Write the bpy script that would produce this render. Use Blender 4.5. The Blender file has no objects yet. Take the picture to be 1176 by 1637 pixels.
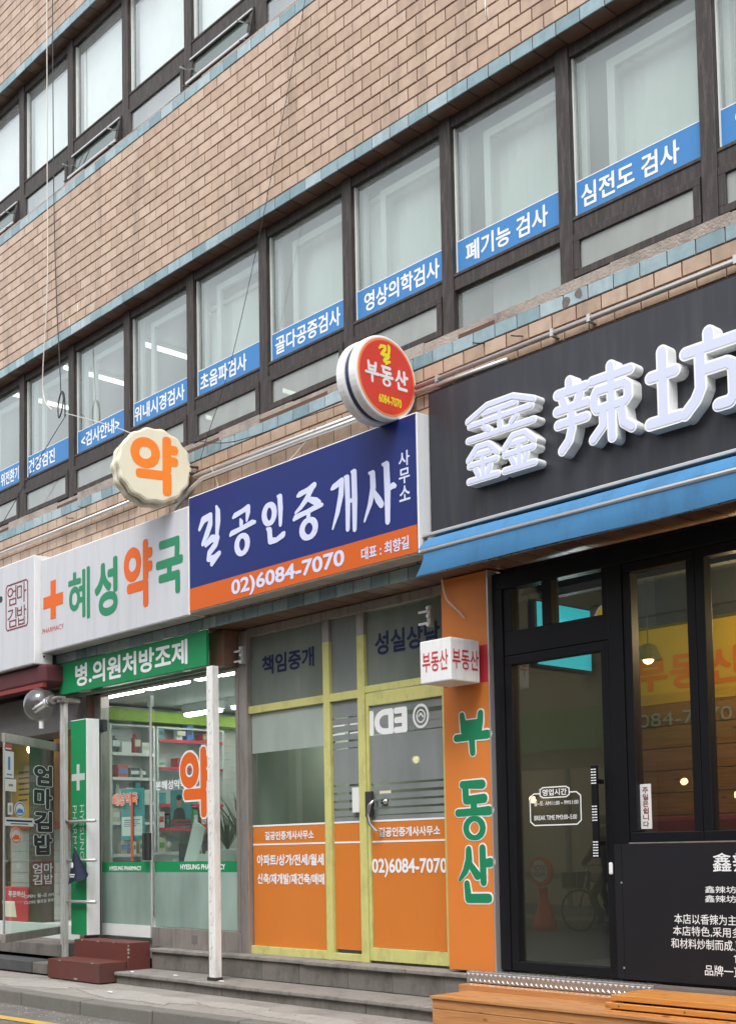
import bpy, math, random
from mathutils import Matrix, Vector
R = random.Random(7)
ORD = 'first second third fourth fifth sixth seventh eighth ninth tenth eleventh twelfth thirteenth fourteenth fifteenth sixteenth'.split()
SC = bpy.context.scene
COL = SC.collection
# ------------------------------------------------------------------ camera
cam = bpy.data.objects.new('camera', bpy.data.cameras.new('camera')); COL.objects.link(cam)
yaw, pit, rol = 0.8230, 0.0638, -0.0181
fw = Vector((-math.sin(yaw)*math.cos(pit), math.cos(yaw)*math.cos(pit), math.sin(pit)))
r0 = Vector((math.cos(yaw), math.sin(yaw), 0)); u0 = r0.cross(fw)
rx = math.cos(rol)*r0 + math.sin(rol)*u0; up = -math.sin(rol)*r0 + math.cos(rol)*u0
CAMP = Vector((9.795, -6.46, 0.899))
cam.matrix_world = Matrix(((rx.x, up.x, -fw.x, CAMP.x), (rx.y, up.y, -fw.y, CAMP.y), (rx.z, up.z, -fw.z, CAMP.z), (0, 0, 0, 1)))
cam.data.sensor_fit = 'HORIZONTAL'; cam.data.sensor_width = 36
cam.data.lens = 2006.9/1176*36; cam.data.shift_y = (1230.8-818.5)/1176
cam.data.clip_start = 0.05; cam.data.clip_end = 500
SC.camera = cam
# ------------------------------------------------------------------ sky, sun, exposure (overcast)
SUN_EL, SUN_AZ = math.radians(58), math.radians(150)     # azimuth clockwise from +Y
w = bpy.data.worlds.new('World'); SC.world = w; w.use_nodes = True
nt = w.node_tree; nt.nodes.clear()
sky = nt.nodes.new('ShaderNodeTexSky'); sky.sky_type = 'NISHITA'; sky.sun_disc = False
sky.sun_elevation = SUN_EL; sky.sun_rotation = SUN_AZ; sky.dust_density = 3; sky.air_density = 1.2
hs = nt.nodes.new('ShaderNodeHueSaturation'); hs.inputs['Saturation'].default_value = 0.22
hs.inputs['Value'].default_value = 1.5
bg = nt.nodes.new('ShaderNodeBackground'); bg.inputs['Strength'].default_value = 0.15
wo = nt.nodes.new('ShaderNodeOutputWorld')
nt.links.new(sky.outputs[0], hs.inputs['Color']); nt.links.new(hs.outputs[0], bg.inputs[0]); nt.links.new(bg.outputs[0], wo.inputs[0])
sl = bpy.data.lights.new('sun', 'SUN'); sl.energy = 1.2; sl.angle = math.radians(25); sl.color = (1, .97, .93)
so = bpy.data.objects.new('sun', sl); COL.objects.link(so)
sd = Vector((math.sin(SUN_AZ)*math.cos(SUN_EL), math.cos(SUN_AZ)*math.cos(SUN_EL), math.sin(SUN_EL)))
so.rotation_euler = sd.to_track_quat('Z', 'Y').to_euler(); so.location = (0, -5, 20)
vs = SC.view_settings; vs.view_transform = 'Standard'; vs.look = 'None'; vs.exposure = 0.53; vs.gamma = 1
SC.display_settings.display_device = 'sRGB'
SC.cycles.use_denoising = True; SC.cycles.max_bounces = 8; SC.cycles.transparent_max_bounces = 16
SC.cycles.caustics_reflective = False; SC.cycles.caustics_refractive = False; SC.cycles.sample_clamp_indirect = 4
# ------------------------------------------------------------------ materials
def mat(name, col, rough=.55, metal=0., var=0., vs_=6., bump=0., bs=60., coat=0., emit=0., dirt=None, spec=.5):
    """procedural surface: base colour broken by noise, fine bump, optional dirt colour = (colour, scale, amount, stretch)"""
    m = bpy.data.materials.new(name); m.use_nodes = True; t = m.node_tree; n = t.nodes; l = t.links
    b = n['Principled BSDF']; b.inputs['Roughness'].default_value = rough; b.inputs['Metallic'].default_value = metal
    b.inputs['Specular IOR Level'].default_value = spec
    if coat: b.inputs['Coat Weight'].default_value = coat; b.inputs['Coat Roughness'].default_value = .08
    c4 = (*col, 1); out = None
    tc = n.new('ShaderNodeTexCoord')
    if var or dirt:
        nz = n.new('ShaderNodeTexNoise'); nz.inputs['Scale'].default_value = vs_; nz.inputs['Detail'].default_value = 6; nz.inputs['Roughness'].default_value = .65
        l.new(tc.outputs['Object'], nz.inputs['Vector'])
        mx = n.new('ShaderNodeMix'); mx.data_type = 'RGBA'
        k = 1+var; q = 1-var
        mx.inputs[6].default_value = (*[min(1, x*q) for x in col], 1); mx.inputs[7].default_value = (*[min(1, x*k) for x in col], 1)
        l.new(nz.outputs['Fac'], mx.inputs[0]); out = mx.outputs[2]
    if dirt:
        dc, dscale, da, stretch = dirt
        mp = n.new('ShaderNodeMapping'); mp.inputs['Scale'].default_value = stretch; l.new(tc.outputs['Object'], mp.inputs['Vector'])
        dn = n.new('ShaderNodeTexNoise'); dn.inputs['Scale'].default_value = dscale; dn.inputs['Detail'].default_value = 8; dn.inputs['Roughness'].default_value = .7
        l.new(mp.outputs[0], dn.inputs['Vector'])
        rp = n.new('ShaderNodeValToRGB'); rp.color_ramp.elements[0].position = .48; rp.color_ramp.elements[1].position = .72
        rp.color_ramp.elements[1].color = (da, da, da, 1); l.new(dn.outputs['Fac'], rp.inputs[0])
        m2 = n.new('ShaderNodeMix'); m2.data_type = 'RGBA'; m2.inputs[7].default_value = (*dc, 1)
        l.new(out, m2.inputs[6]); l.new(rp.outputs[0], m2.inputs[0]); out = m2.outputs[2]
    if out: l.new(out, b.inputs['Base Color'])
    else: b.inputs['Base Color'].default_value = c4
    if bump:
        bn = n.new('ShaderNodeTexNoise'); bn.inputs['Scale'].default_value = bs; bn.inputs['Detail'].default_value = 5
        l.new(tc.outputs['Object'], bn.inputs['Vector'])
        bp = n.new('ShaderNodeBump'); bp.inputs['Strength'].default_value = bump; bp.inputs['Distance'].default_value = .01
        l.new(bn.outputs['Fac'], bp.inputs['Height']); l.new(bp.outputs[0], b.inputs['Normal'])
    if emit:
        b.inputs['Emission Color'].default_value = c4; b.inputs['Emission Strength'].default_value = emit
    return m
def glass(name, tint=(.85, .9, .88), refl=1.0, film=(0.5, .55, .52), fa=.06, rough=.0, grad=0.):
    """window pane: transparent + mirror by Fresnel, with a thin dusty or frosted film"""
    m = bpy.data.materials.new(name); m.use_nodes = True; t = m.node_tree; n = t.nodes; l = t.links; n.clear()
    o = n.new('ShaderNodeOutputMaterial'); tr = n.new('ShaderNodeBsdfTransparent'); tr.inputs[0].default_value = (*tint, 1)
    gl = n.new('ShaderNodeBsdfGlossy'); gl.inputs['Roughness'].default_value = rough; gl.inputs[0].default_value = (.92, .97, .97, 1)
    df = n.new('ShaderNodeBsdfDiffuse'); df.inputs[0].default_value = (*film, 1)
    tc = n.new('ShaderNodeTexCoord'); mp = n.new('ShaderNodeMapping'); mp.inputs['Scale'].default_value = (1, 1, .35)
    nz = n.new('ShaderNodeTexNoise'); nz.inputs['Scale'].default_value = 1.6; nz.inputs['Detail'].default_value = 7
    l.new(tc.outputs['Object'], mp.inputs[0]); l.new(mp.outputs[0], nz.inputs['Vector'])
    mr = n.new('ShaderNodeMapRange'); mr.inputs[1].default_value = .3; mr.inputs[2].default_value = .75
    mr.inputs[3].default_value = fa*.6; mr.inputs[4].default_value = min(1, fa*1.35); l.new(nz.outputs['Fac'], mr.inputs[0])
    m1 = n.new('ShaderNodeMixShader'); l.new(mr.outputs[0], m1.inputs[0]); l.new(tr.outputs[0], m1.inputs[1]); l.new(df.outputs[0], m1.inputs[2])
    fr = n.new('ShaderNodeFresnel'); fr.inputs[0].default_value = 1.5
    mu = n.new('ShaderNodeMath'); mu.operation = 'MULTIPLY'; mu.inputs[1].default_value = refl; mu.use_clamp = True; l.new(fr.outputs[0], mu.inputs[0])
    gg = n.new('ShaderNodeNewGeometry'); fo = n.new('ShaderNodeMath'); fo.operation = 'SUBTRACT'; fo.inputs[0].default_value = 1; l.new(gg.outputs['Backfacing'], fo.inputs[1])
    m_a = n.new('ShaderNodeMath'); m_a.operation = 'MULTIPLY'; l.new(mu.outputs[0], m_a.inputs[0]); l.new(fo.outputs[0], m_a.inputs[1]); mu = m_a
    m_b = n.new('ShaderNodeMath'); m_b.operation = 'MULTIPLY'; l.new(mr.outputs[0], m_b.inputs[0]); l.new(fo.outputs[0], m_b.inputs[1]); l.new(m_b.outputs[0], m1.inputs[0])
    nb = n.new('ShaderNodeTexNoise'); nb.inputs['Scale'].default_value = 1.1; nb.inputs['Detail'].default_value = 1
    l.new(tc.outputs['Object'], nb.inputs['Vector'])
    bp = n.new('ShaderNodeBump'); bp.inputs['Strength'].default_value = .12; bp.inputs['Distance'].default_value = .02
    l.new(nb.outputs['Fac'], bp.inputs['Height']); l.new(bp.outputs[0], gl.inputs['Normal'])
    m2 = n.new('ShaderNodeMixShader'); l.new(mu.outputs[0], m2.inputs[0]); l.new(m1.outputs[0], m2.inputs[1]); l.new(gl.outputs[0], m2.inputs[2])
    l.new(m2.outputs[0], o.inputs[0]); return m
def glazed(name, c1, c2, c3, rough=.32, stain=.75):
    """glazed facing brick: colour drifts brick to brick, soot streaks run down the wall"""
    m = bpy.data.materials.new(name); m.use_nodes = True; t = m.node_tree; n = t.nodes; l = t.links; b = n['Principled BSDF']
    b.inputs['Roughness'].default_value = rough
    oi = n.new('ShaderNodeObjectInfo'); ge = n.new('ShaderNodeNewGeometry')
    ad = n.new('ShaderNodeMath'); ad.operation = 'ADD'; l.new(oi.outputs['Random'], ad.inputs[0]); l.new(ge.outputs['Random Per Island'], ad.inputs[1])
    fr = n.new('ShaderNodeMath'); fr.operation = 'FRACT'; l.new(ad.outputs[0], fr.inputs[0])
    rp = n.new('ShaderNodeValToRGB'); e = rp.color_ramp.elements; e[0].color = (*c1, 1); e[1].color = (*c2, 1); x = e.new(.55); x.color = (*c3, 1)
    l.new(fr.outputs[0], rp.inputs[0])
    nz = n.new('ShaderNodeTexNoise'); nz.inputs['Scale'].default_value = 14; nz.inputs['Detail'].default_value = 5; l.new(ge.outputs['Position'], nz.inputs['Vector'])
    m0 = n.new('ShaderNodeMix'); m0.data_type = 'RGBA'; m0.blend_type = 'MULTIPLY'; m0.inputs[0].default_value = .5
    l.new(rp.outputs[0], m0.inputs[6])
    r0_ = n.new('ShaderNodeValToRGB'); r0_.color_ramp.elements[0].color = (.72, .7, .7, 1); r0_.color_ramp.elements[1].color = (1, 1, 1, 1); r0_.color_ramp.elements[0].position = .3; r0_.color_ramp.elements[1].position = .62
    l.new(nz.outputs['Fac'], r0_.inputs[0]); l.new(r0_.outputs[0], m0.inputs[7])
    mp = n.new('ShaderNodeMapping'); mp.inputs['Scale'].default_value = (3.2, 1, .45); l.new(ge.outputs['Position'], mp.inputs[0])
    sn = n.new('ShaderNodeTexNoise'); sn.inputs['Scale'].default_value = 1.3; sn.inputs['Detail'].default_value = 9; sn.inputs['Roughness'].default_value = .68; l.new(mp.outputs[0], sn.inputs['Vector'])
    sr = n.new('ShaderNodeValToRGB'); sr.color_ramp.elements[0].position = .5; sr.color_ramp.elements[1].position = .78; sr.color_ramp.elements[1].color = (stain, stain, stain, 1)
    l.new(sn.outputs['Fac'], sr.inputs[0])
    m3 = n.new('ShaderNodeMix'); m3.data_type = 'RGBA'; m3.inputs[7].default_value = (c1[0]*.35, c1[1]*.34, c1[2]*.36, 1)
    l.new(m0.outputs[2], m3.inputs[6]); l.new(sr.outputs[0], m3.inputs[0]); l.new(m3.outputs[2], b.inputs['Base Color'])
    bp = n.new('ShaderNodeBump'); bp.inputs['Strength'].default_value = .25; bp.inputs['Distance'].default_value = .004
    l.new(nz.outputs['Fac'], bp.inputs['Height']); l.new(bp.outputs[0], b.inputs['Normal'])
    return m
def wood(name, c1, c2, rough=.45):
    m = bpy.data.materials.new(name); m.use_nodes = True; t = m.node_tree; n = t.nodes; l = t.links; b = n['Principled BSDF']; b.inputs['Roughness'].default_value = rough
    ge = n.new('ShaderNodeNewGeometry'); mp = n.new('ShaderNodeMapping'); mp.inputs['Scale'].default_value = (1.2, 14, 30)
    oi = n.new('ShaderNodeObjectInfo'); va = n.new('ShaderNodeVectorMath'); va.operation = 'ADD'
    l.new(ge.outputs['Position'], va.inputs[0]); l.new(oi.outputs['Random'], va.inputs[1]); l.new(va.outputs[0], mp.inputs[0])
    nz = n.new('ShaderNodeTexNoise'); nz.inputs['Scale'].default_value = 2.2; nz.inputs['Detail'].default_value = 7; nz.inputs['Distortion'].default_value = 1.2; l.new(mp.outputs[0], nz.inputs['Vector'])
    rp = n.new('ShaderNodeValToRGB'); rp.color_ramp.elements[0].color = (*c1, 1); rp.color_ramp.elements[1].color = (*c2, 1); rp.color_ramp.elements[0].position = .3; rp.color_ramp.elements[1].position = .7
    l.new(nz.outputs['Fac'], rp.inputs[0])
    vo = n.new('ShaderNodeTexVoronoi'); vo.inputs['Scale'].default_value = 1.0
    m2 = n.new('ShaderNodeMapping'); m2.inputs['Scale'].default_value = (4.5, 9, 12); l.new(va.outputs[0], m2.inputs[0]); l.new(m2.outputs[0], vo.inputs['Vector'])
    kr = n.new('ShaderNodeValToRGB'); kr.color_ramp.elements[0].position = .06; kr.color_ramp.elements[1].position = .16
    kr.color_ramp.elements[0].color = (.8, .8, .8, 1); kr.color_ramp.elements[1].color = (0, 0, 0, 1); l.new(vo.outputs['Distance'], kr.inputs[0])
    mx = n.new('ShaderNodeMix'); mx.data_type = 'RGBA'; mx.inputs[7].default_value = (c1[0]*.35, c1[1]*.3, c1[2]*.25, 1); l.new(rp.outputs[0], mx.inputs[6]); l.new(kr.outputs[0], mx.inputs[0])
    l.new(mx.outputs[2], b.inputs['Base Color']); return m
M = {}
M['brick'] = glazed('tan glazed brick', (.415, .290, .202), (.515, .380, .282), (.465, .335, .240), stain=.8)
M['teal'] = glazed('teal glazed tile', (.16, .26, .29), (.36, .46, .49), (.25, .36, .395), rough=.25, stain=.55)
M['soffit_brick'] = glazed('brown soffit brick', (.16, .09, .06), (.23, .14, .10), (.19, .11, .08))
M['mortar'] = mat('dark mortar', (.12, .06, .04), .9, var=.3, bump=.4)
M['mortar_light'] = mat('grey sill mortar', (.36, .31, .27), .9, var=.35, vs_=9, bump=.8, dirt=((.12, .1, .09), 5, .7, (1, 1, 1)))
M['concrete_int'] = mat('grey plaster', (.42, .43, .41), .8, var=.1)
M['brown_frame'] = mat('weathered brown aluminium', (.042, .035, .033), .55, .1, var=.35, vs_=5, bump=.15, dirt=((.15, .125, .11), 7, .5, (5, 5, .7)), spec=.35)
M['vinyl'] = mat('white vinyl', (.68, .70, .68), .4, var=.06)
M['blind'] = mat('pale blind slat', (.72, .77, .74), .7, var=.08)
M['blind_white'] = mat('bright white blind', (.88, .9, .9), .7, var=.05)
M['pane2'] = glass('first floor window glass', (.85, .9, .88), 2.2, (.62, .68, .65), .32)
M['pane3'] = glass('second floor window glass', (.95, .98, .97), 2.6, (.85, .9, .89), .3)
M['frost_dark'] = glass('obscured vent glass', (.5, .55, .5), 1.6, (.46, .49, .46), .65)
M['shop_glass'] = glass('shop glass', (.86, .93, .9), .9, (.45, .5, .48), .05)
M['dark_glass'] = glass('dark restaurant glass', (.80, .82, .78), 2.3, (.3, .32, .3), .04)
M['tint_glass'] = glass('grey tinted transom glass', (.42, .46, .43), .55, (.22, .25, .225), .8)
M['frost'] = glass('frosted film', (.4, .45, .42), .6, (.46, .53, .49), .85)
M['frost_grey'] = glass('grey frosted film', (.35, .38, .37), .7, (.30, .33, .33), .85)
M['frost_green'] = glass('pale green frosted film', (.45, .55, .5), .4, (.34, .45, .41), .8)
M['vent_green'] = glass('greenish vent glass', (.4, .48, .42), 1.6, (.2, .26, .22), .4)
M['bulb_glass'] = glass('clear globe glass', (.94, .95, .95), 1.6, (.7, .7, .7), .08)
M['blue_film'] = mat('blue window film', (.055, .215, .50), .5, var=.08, vs_=2, spec=.3)
M['white_ink'] = mat('white lettering', (.80, .82, .84), .5)
M['white_paint'] = mat('white painted metal', (.78, .78, .77), .45, var=.06, dirt=((.36, .33, .29), 6, .6, (3, 3, .7)), bump=.15)
M['sign_white'] = mat('white sign sheet', (.55, .565, .60), .45, var=.04, vs_=1.2, dirt=((.36, .35, .34), 2.2, .35, (4, 1, .4)), spec=.35)
M['pole_grey'] = mat('worn grey white pole paint', (.50, .50, .49), .5, var=.1, dirt=((.22, .19, .16), 5, .7, (4, 4, .5)))
M['sign_pale'] = mat('pale grey sign print', (.50, .56, .53), .5)
M['sign_edge'] = mat('white sign edging', (.80, .81, .82), .4, var=.04, dirt=((.5, .48, .45), 3, .35, (5, 5, .5)))
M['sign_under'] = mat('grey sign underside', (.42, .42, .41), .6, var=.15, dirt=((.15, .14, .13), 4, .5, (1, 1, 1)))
M['navy'] = mat('navy sign sheet', (.017, .029, .155), .45, var=.08, vs_=1.5, spec=.22)
M['sign_orange'] = mat('orange sign sheet', (.60, .115, .018), .5, var=.04, vs_=2, spec=.22)
M['lavender'] = mat('pale lavender letter face', (.62, .66, .86), .4, var=.02)
M['letter_white'] = mat('white letter return', (.84, .86, .85), .35, var=.03)
M['black_sign'] = mat('charcoal sign sheet', (.022, .024, .032), .42, var=.15, vs_=2, bump=.05, dirt=((.06, .058, .06), 2.5, .5, (4, 1, .3)))
M['black_frame'] = mat('black powder coated frame', (.006, .0065, .009), .45, var=.2, spec=.25)
M['black_panel'] = mat('black printed panel', (.012, .012, .016), .5, var=.2, vs_=3, bump=.04, spec=.3)
M['green_sheet'] = mat('green sign sheet', (.012, .24, .085), .5, var=.05, vs_=3, spec=.25)
M['green_letter'] = mat('green lettering', (.008, .22, .095), .45, var=.03)
M['orange_letter'] = mat('orange lettering', (.70, .13, .018), .5, var=.03, spec=.25)
M['red_letter'] = mat('red lettering', (.55, .035, .05), .5)
M['dark_ink'] = mat('dark blue ink', (.02, .028, .075), .6, spec=.15)
M['black_ink'] = mat('black ink', (.015, .015, .016), .5)
M['maroon_ink'] = mat('maroon ink', (.22, .03, .04), .5)
M['pillar_orange'] = mat('orange pillar sheet', (.66, .20, .035), .5, var=.05, vs_=4, bump=.1, bs=140)
M['film_orange'] = mat('orange window film', (.60, .18, .025), .5, var=.06, vs_=5, bump=.12, bs=160)
M['red_brown'] = mat('red brown strip', (.40, .09, .045), .5)
M['red_sheet'] = mat('red sheet', (.5, .03, .045), .5, var=.04)
M['yellow_frame'] = mat('yellow painted frame', (.56, .55, .20), .5, var=.08, vs_=5, dirt=((.25, .22, .08), 9, .5, (1, 1, .5)), bump=.1)
M['alu'] = mat('dull aluminium', (.36, .33, .31), .45, .5, var=.15, dirt=((.15, .12, .1), 5, .6, (4, 4, .6)))
M['alu_bright'] = mat('bright aluminium', (.62, .62, .62), .35, .7, var=.06)
M['chrome'] = mat('polished steel', (.7, .7, .7), .16, 1.)
M['plate'] = mat('diamond plate aluminium', (.55, .55, .55), .34, .8, var=.1)
M['conduit'] = mat('galvanised conduit', (.55, .55, .54), .38, .6, var=.12, vs_=8)
M['cable'] = mat('black cable', (.03, .03, .03), .6)
M['cable_white'] = mat('white cable', (.62, .58, .52), .6)
M['awning'] = mat('blue awning cloth', (.06, .20, .39), .8, var=.1, vs_=3, bump=.2, bs=220, dirt=((.05, .09, .15), 3, .5, (1.5, 1, .5)), spec=.2)
M['maroon_cloth'] = mat('maroon awning cloth', (.085, .02, .025), .8, var=.2)
M['grey_metal'] = mat('grey sheet metal', (.20, .19, .185), .5, .3, var=.15)
M['stone'] = mat('grey granite step', (.165, .15, .135), .75, var=.3, vs_=26, bump=.4, bs=90, dirt=((.07, .062, .055), 3.6, .85, (1, 1, .6)))
M['stone_top'] = mat('worn step tread', (.23, .212, .195), .8, var=.28, vs_=22, bump=.4, bs=90, dirt=((.085, .078, .07), 3.2, .8, (1, 1, 1)))
M['slate'] = mat('dark slate step', (.06, .063, .067), .7, var=.25, vs_=12, bump=.4, dirt=((.12, .11, .10), 4, .5, (1, 1, 1)))
M['pave'] = mat('worn concrete pavement', (.28, .262, .238), .88, var=.25, vs_=3.5, bump=.9, bs=55, dirt=((.17, .155, .14), 2.4, .8, (1, 1, 1)))
M['patch'] = mat('rough cement patch', (.36, .345, .32), .92, var=.3, vs_=14, bump=1.2, bs=70, dirt=((.25, .23, .2), 7, .8, (1, 1, 1)))
M['kerb'] = mat('granite kerb', (.165, .158, .142), .8, var=.2, vs_=30, bump=.35, bs=120, dirt=((.12, .11, .095), 4, .7, (1, 1, 1)))
M['asphalt'] = mat('worn asphalt', (.13, .124, .115), .9, var=.35, vs_=40, bump=.9, bs=120, dirt=((.24, .22, .2), 5, .6, (1, 1, 1)))
M['line_yellow'] = mat('yellow road paint', (.55, .36, .06), .7, var=.2, vs_=20, dirt=((.2, .17, .12), 14, .8, (1, 1, 1)))
M['red_paint'] = mat('worn red painted step', (.125, .030, .024), .6, var=.2, vs_=6, bump=.25, dirt=((.07, .045, .037), 3, .85, (1, 1, 1)))
M['wood1'] = wood('weathered orange timber', (.36, .15, .05), (.55, .27, .105))
M['wood2'] = wood('varnished orange timber', (.50, .19, .04), (.68, .30, .075), .35)
M['cream'] = mat('cream moulded plastic', (.74, .69, .53), .45, var=.04, dirt=((.45, .38, .25), 3, .3, (1, 1, .5)))
M['sign_red'] = mat('red disc face', (.68, .055, .035), .4, var=.03)
M['disc_orange'] = mat('orange disc ring', (.85, .28, .10), .4)
M['yellow_ink'] = mat('yellow lettering', (.85, .75, .03), .45)
M['orange_face'] = mat('bright orange lettering', (.86, .22, .02), .45, spec=.3)
M['navy_band'] = mat('dark blue band', (.02, .035, .08), .4)
M['lamp_white'] = mat('lit fluorescent tube', (1, 1, .97), .5, emit=20)
M['lamp_dim'] = mat('lit office tube', (1, 1, .95), .5, emit=2.2)
M['lamp_cyan'] = mat('lit cyan panel', (.03, .46, .62), .5, emit=.6)
M['lamp_warm'] = mat('lit warm bulb', (1, .72, .35), .5, emit=14)
M['int_white'] = mat('white interior wall', (.60, .63, .61), .7, var=.05)
M['int_grey'] = mat('grey interior wall', (.24, .25, .235), .7, var=.1, vs_=2)
M['int_ceiling'] = mat('grey ceiling', (.33, .35, .34), .8, var=.1)
M['rest_grey'] = mat('dark grey restaurant wall', (.075, .092, .088), .7, var=.2, vs_=1.5)
M['estate_wall'] = mat('greenish office wall', (.30, .36, .30), .7, var=.12, vs_=2)
M['int_dark'] = mat('dark interior wall', (.07, .075, .075), .8, var=.2)
M['lime'] = mat('lime green frieze', (.28, .42, .04), .6, var=.08)
M['shelf_red'] = mat('red shelf edge', (.6, .04, .06), .5)
M['reflection_yellow'] = mat('yellow street reflection', (.62, .37, .035), .6, var=.3, vs_=2.5)  # amber of the street reflection, put into a wall colour
M['reflection_brown'] = wood('brown street reflection planks', (.26, .105, .028), (.40, .19, .055), .5)  # brown lower part of the street reflection, put into plank colour
M['seat_red'] = mat('dark red seat', (.22, .02, .018), .5, var=.1)
M['tile_white'] = mat('white wall tile', (.62, .60, .56), .35, var=.08)
M['amber'] = mat('amber lit wall', (.70, .34, .06), .6, var=.15)
M['dark_wood'] = mat('dark brown timber', (.07, .045, .03), .5, var=.3)
M['leaf'] = mat('dark green leaf', (.035, .085, .03), .5, var=.4, vs_=14)
M['pot'] = mat('white plant pot', (.6, .62, .62), .4)
M['flag'] = mat('navy cloth', (.02, .028, .06), .8, var=.1)
M['plastic_red'] = mat('red plastic', (.85, .085, .035), .35)
M['opp_wall'] = mat('grey rendered wall', (.22, .215, .21), .8, var=.15, dirt=((.14, .13, .12), 1.5, .6, (2, 2, .4)))
M['opp_wall2'] = mat('pale stone wall', (.27, .265, .25), .8, var=.12)
M['opp_glass'] = mat('dark shop window', (.03, .035, .04), .12)
M['opp_lit'] = mat('lit shop window', (.30, .24, .15), .3, emit=.2)
M['skin'] = mat('skin', (.50, .30, .21), .5)
M['cloth_dark'] = mat('dark grey coat', (.04, .042, .046), .85, var=.2)
M['cloth_blue'] = mat('dark trousers', (.03, .035, .05), .85, var=.2)
M['rubber'] = mat('black rubber', (.015, .015, .015), .7)
M['paper'] = mat('white paper', (.70, .71, .70), .6, var=.02)
PROD = [mat('product pale', (.66, .70, .70), .4), mat('product offwhite', (.72, .70, .66), .4)] + [mat('product ' + n_, c, .4) for n_, c in (('white', (.7, .72, .7)), ('blue', (.06, .2, .5)), ('green', (.12, .4, .12)), ('dark', (.06, .07, .09)), ('red', (.5, .06, .05)), ('cream', (.6, .55, .4)), ('teal', (.05, .3, .32)))]
# ------------------------------------------------------------------ mesh helpers
WL = {}
class MB:
    def __init__(s, tf=None): s.v = []; s.f = []; s.tf = tf; s.cut = []
    def add(s, vs, fs):
        k = len(s.v); s.cut.append((k, len(s.f)))
        s.v += [tuple(s.tf @ Vector(p)) for p in vs] if s.tf else [tuple(p) for p in vs]
        s.f += [tuple(i+k for i in f) for f in fs]; return s
    def box(s, x0, x1, y0, y1, z0, z1):
        x0, x1 = min(x0, x1), max(x0, x1); y0, y1 = min(y0, y1), max(y0, y1); z0, z1 = min(z0, z1), max(z0, z1)
        return s.add([(x0, y0, z0), (x1, y0, z0), (x1, y1, z0), (x0, y1, z0), (x0, y0, z1), (x1, y0, z1), (x1, y1, z1), (x0, y1, z1)],
                     [(0, 3, 2, 1), (4, 5, 6, 7), (0, 1, 5, 4), (1, 2, 6, 5), (2, 3, 7, 6), (3, 0, 4, 7)])
    def prism(s, pts, fr, a, b):
        """pts (u, v) on frame fr, from height a to b above it"""
        n = len(pts); P = [fr(u, v, a) for u, v in pts] + [fr(u, v, b) for u, v in pts]
        return s.add(P, [tuple(range(n, 2*n)), tuple(reversed(range(n)))] + [(i, (i+1) % n, n+(i+1) % n, n+i) for i in range(n)])
    def cyl(s, p0, p1, r, n=14, r2=None):
        p0 = Vector(p0); p1 = Vector(p1); d = (p1-p0).normalized(); r2 = r if r2 is None else r2
        a = d.orthogonal().normalized(); b = d.cross(a)
        P = [p0+r*(math.cos(t)*a+math.sin(t)*b) for t in [2*math.pi*i/n for i in range(n)]] + [p1+r2*(math.cos(t)*a+math.sin(t)*b) for t in [2*math.pi*i/n for i in range(n)]]
        return s.add(P, [tuple(reversed(range(n))), tuple(range(n, 2*n))] + [(i, (i+1) % n, n+(i+1) % n, n+i) for i in range(n)])
    def tube(s, pts, r, n=8):
        pts = [Vector(p) for p in pts]; rings = []; a = None
        for i, p in enumerate(pts):
            d = (pts[min(i+1, len(pts)-1)]-pts[max(i-1, 0)]).normalized()
            a = d.orthogonal().normalized() if a is None else (a-a.dot(d)*d).normalized()
            b = d.cross(a); rings += [p+r*(math.cos(t)*a+math.sin(t)*b) for t in [2*math.pi*j/n for j in range(n)]]
        F = [tuple(reversed(range(n))), tuple(range(len(rings)-n, len(rings)))]
        for i in range(len(pts)-1):
            F += [(i*n+j, i*n+(j+1) % n, (i+1)*n+(j+1) % n, (i+1)*n+j) for j in range(n)]
        return s.add(rings, F)
    def sphere(s, c, r, n=20, m=12, sz=1):
        P = []
        for i in range(1, m):
            t = math.pi*i/m
            P += [(c[0]+r*math.sin(t)*math.cos(2*math.pi*j/n), c[1]+r*math.sin(t)*math.sin(2*math.pi*j/n), c[2]+sz*r*math.cos(t)) for j in range(n)]
        P += [(c[0], c[1], c[2]+sz*r), (c[0], c[1], c[2]-sz*r)]; k = len(P)
        F = [(i*n+j, (i+1)*n+j, (i+1)*n+(j+1) % n, i*n+(j+1) % n) for i in range(m-2) for j in range(n)]
        F += [(k-2, j, (j+1) % n) for j in range(n)] + [(k-1, (m-2)*n+(j+1) % n, (m-2)*n+j) for j in range(n)]
        return s.add(P, F)
    def lathe(s, c, prof, n=24):
        P = [(c[0]+r*math.cos(2*math.pi*j/n), c[1]+r*math.sin(2*math.pi*j/n), c[2]+z) for r, z in prof for j in range(n)]
        F = [(i*n+j, i*n+(j+1) % n, (i+1)*n+(j+1) % n, (i+1)*n+j) for i in range(len(prof)-1) for j in range(n)]
        return s.add(P, F + [tuple(reversed(range(n))), tuple(range(len(P)-n, len(P)))])
def tag(o, label=None, cat=None, group=None, kind=None):
    for k, v in (('label', label), ('category', cat), ('group', group), ('kind', kind)):
        if v: o[k] = v
    return o
def thing(name, label, cat, loc=(0, 0, 0), group=None):
    o = bpy.data.objects.new(name, None); o.empty_display_size = .1; COL.objects.link(o); o.location = loc; WL[o.name] = Vector(loc)
    return tag(o, label, cat, group)
def empty_part(name, parent, loc):
    o = bpy.data.objects.new(name, None); o.empty_display_size = .05; COL.objects.link(o); o.parent = parent
    o.location = Vector(loc)-WL[parent.name]; WL[o.name] = Vector(loc); return o
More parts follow.
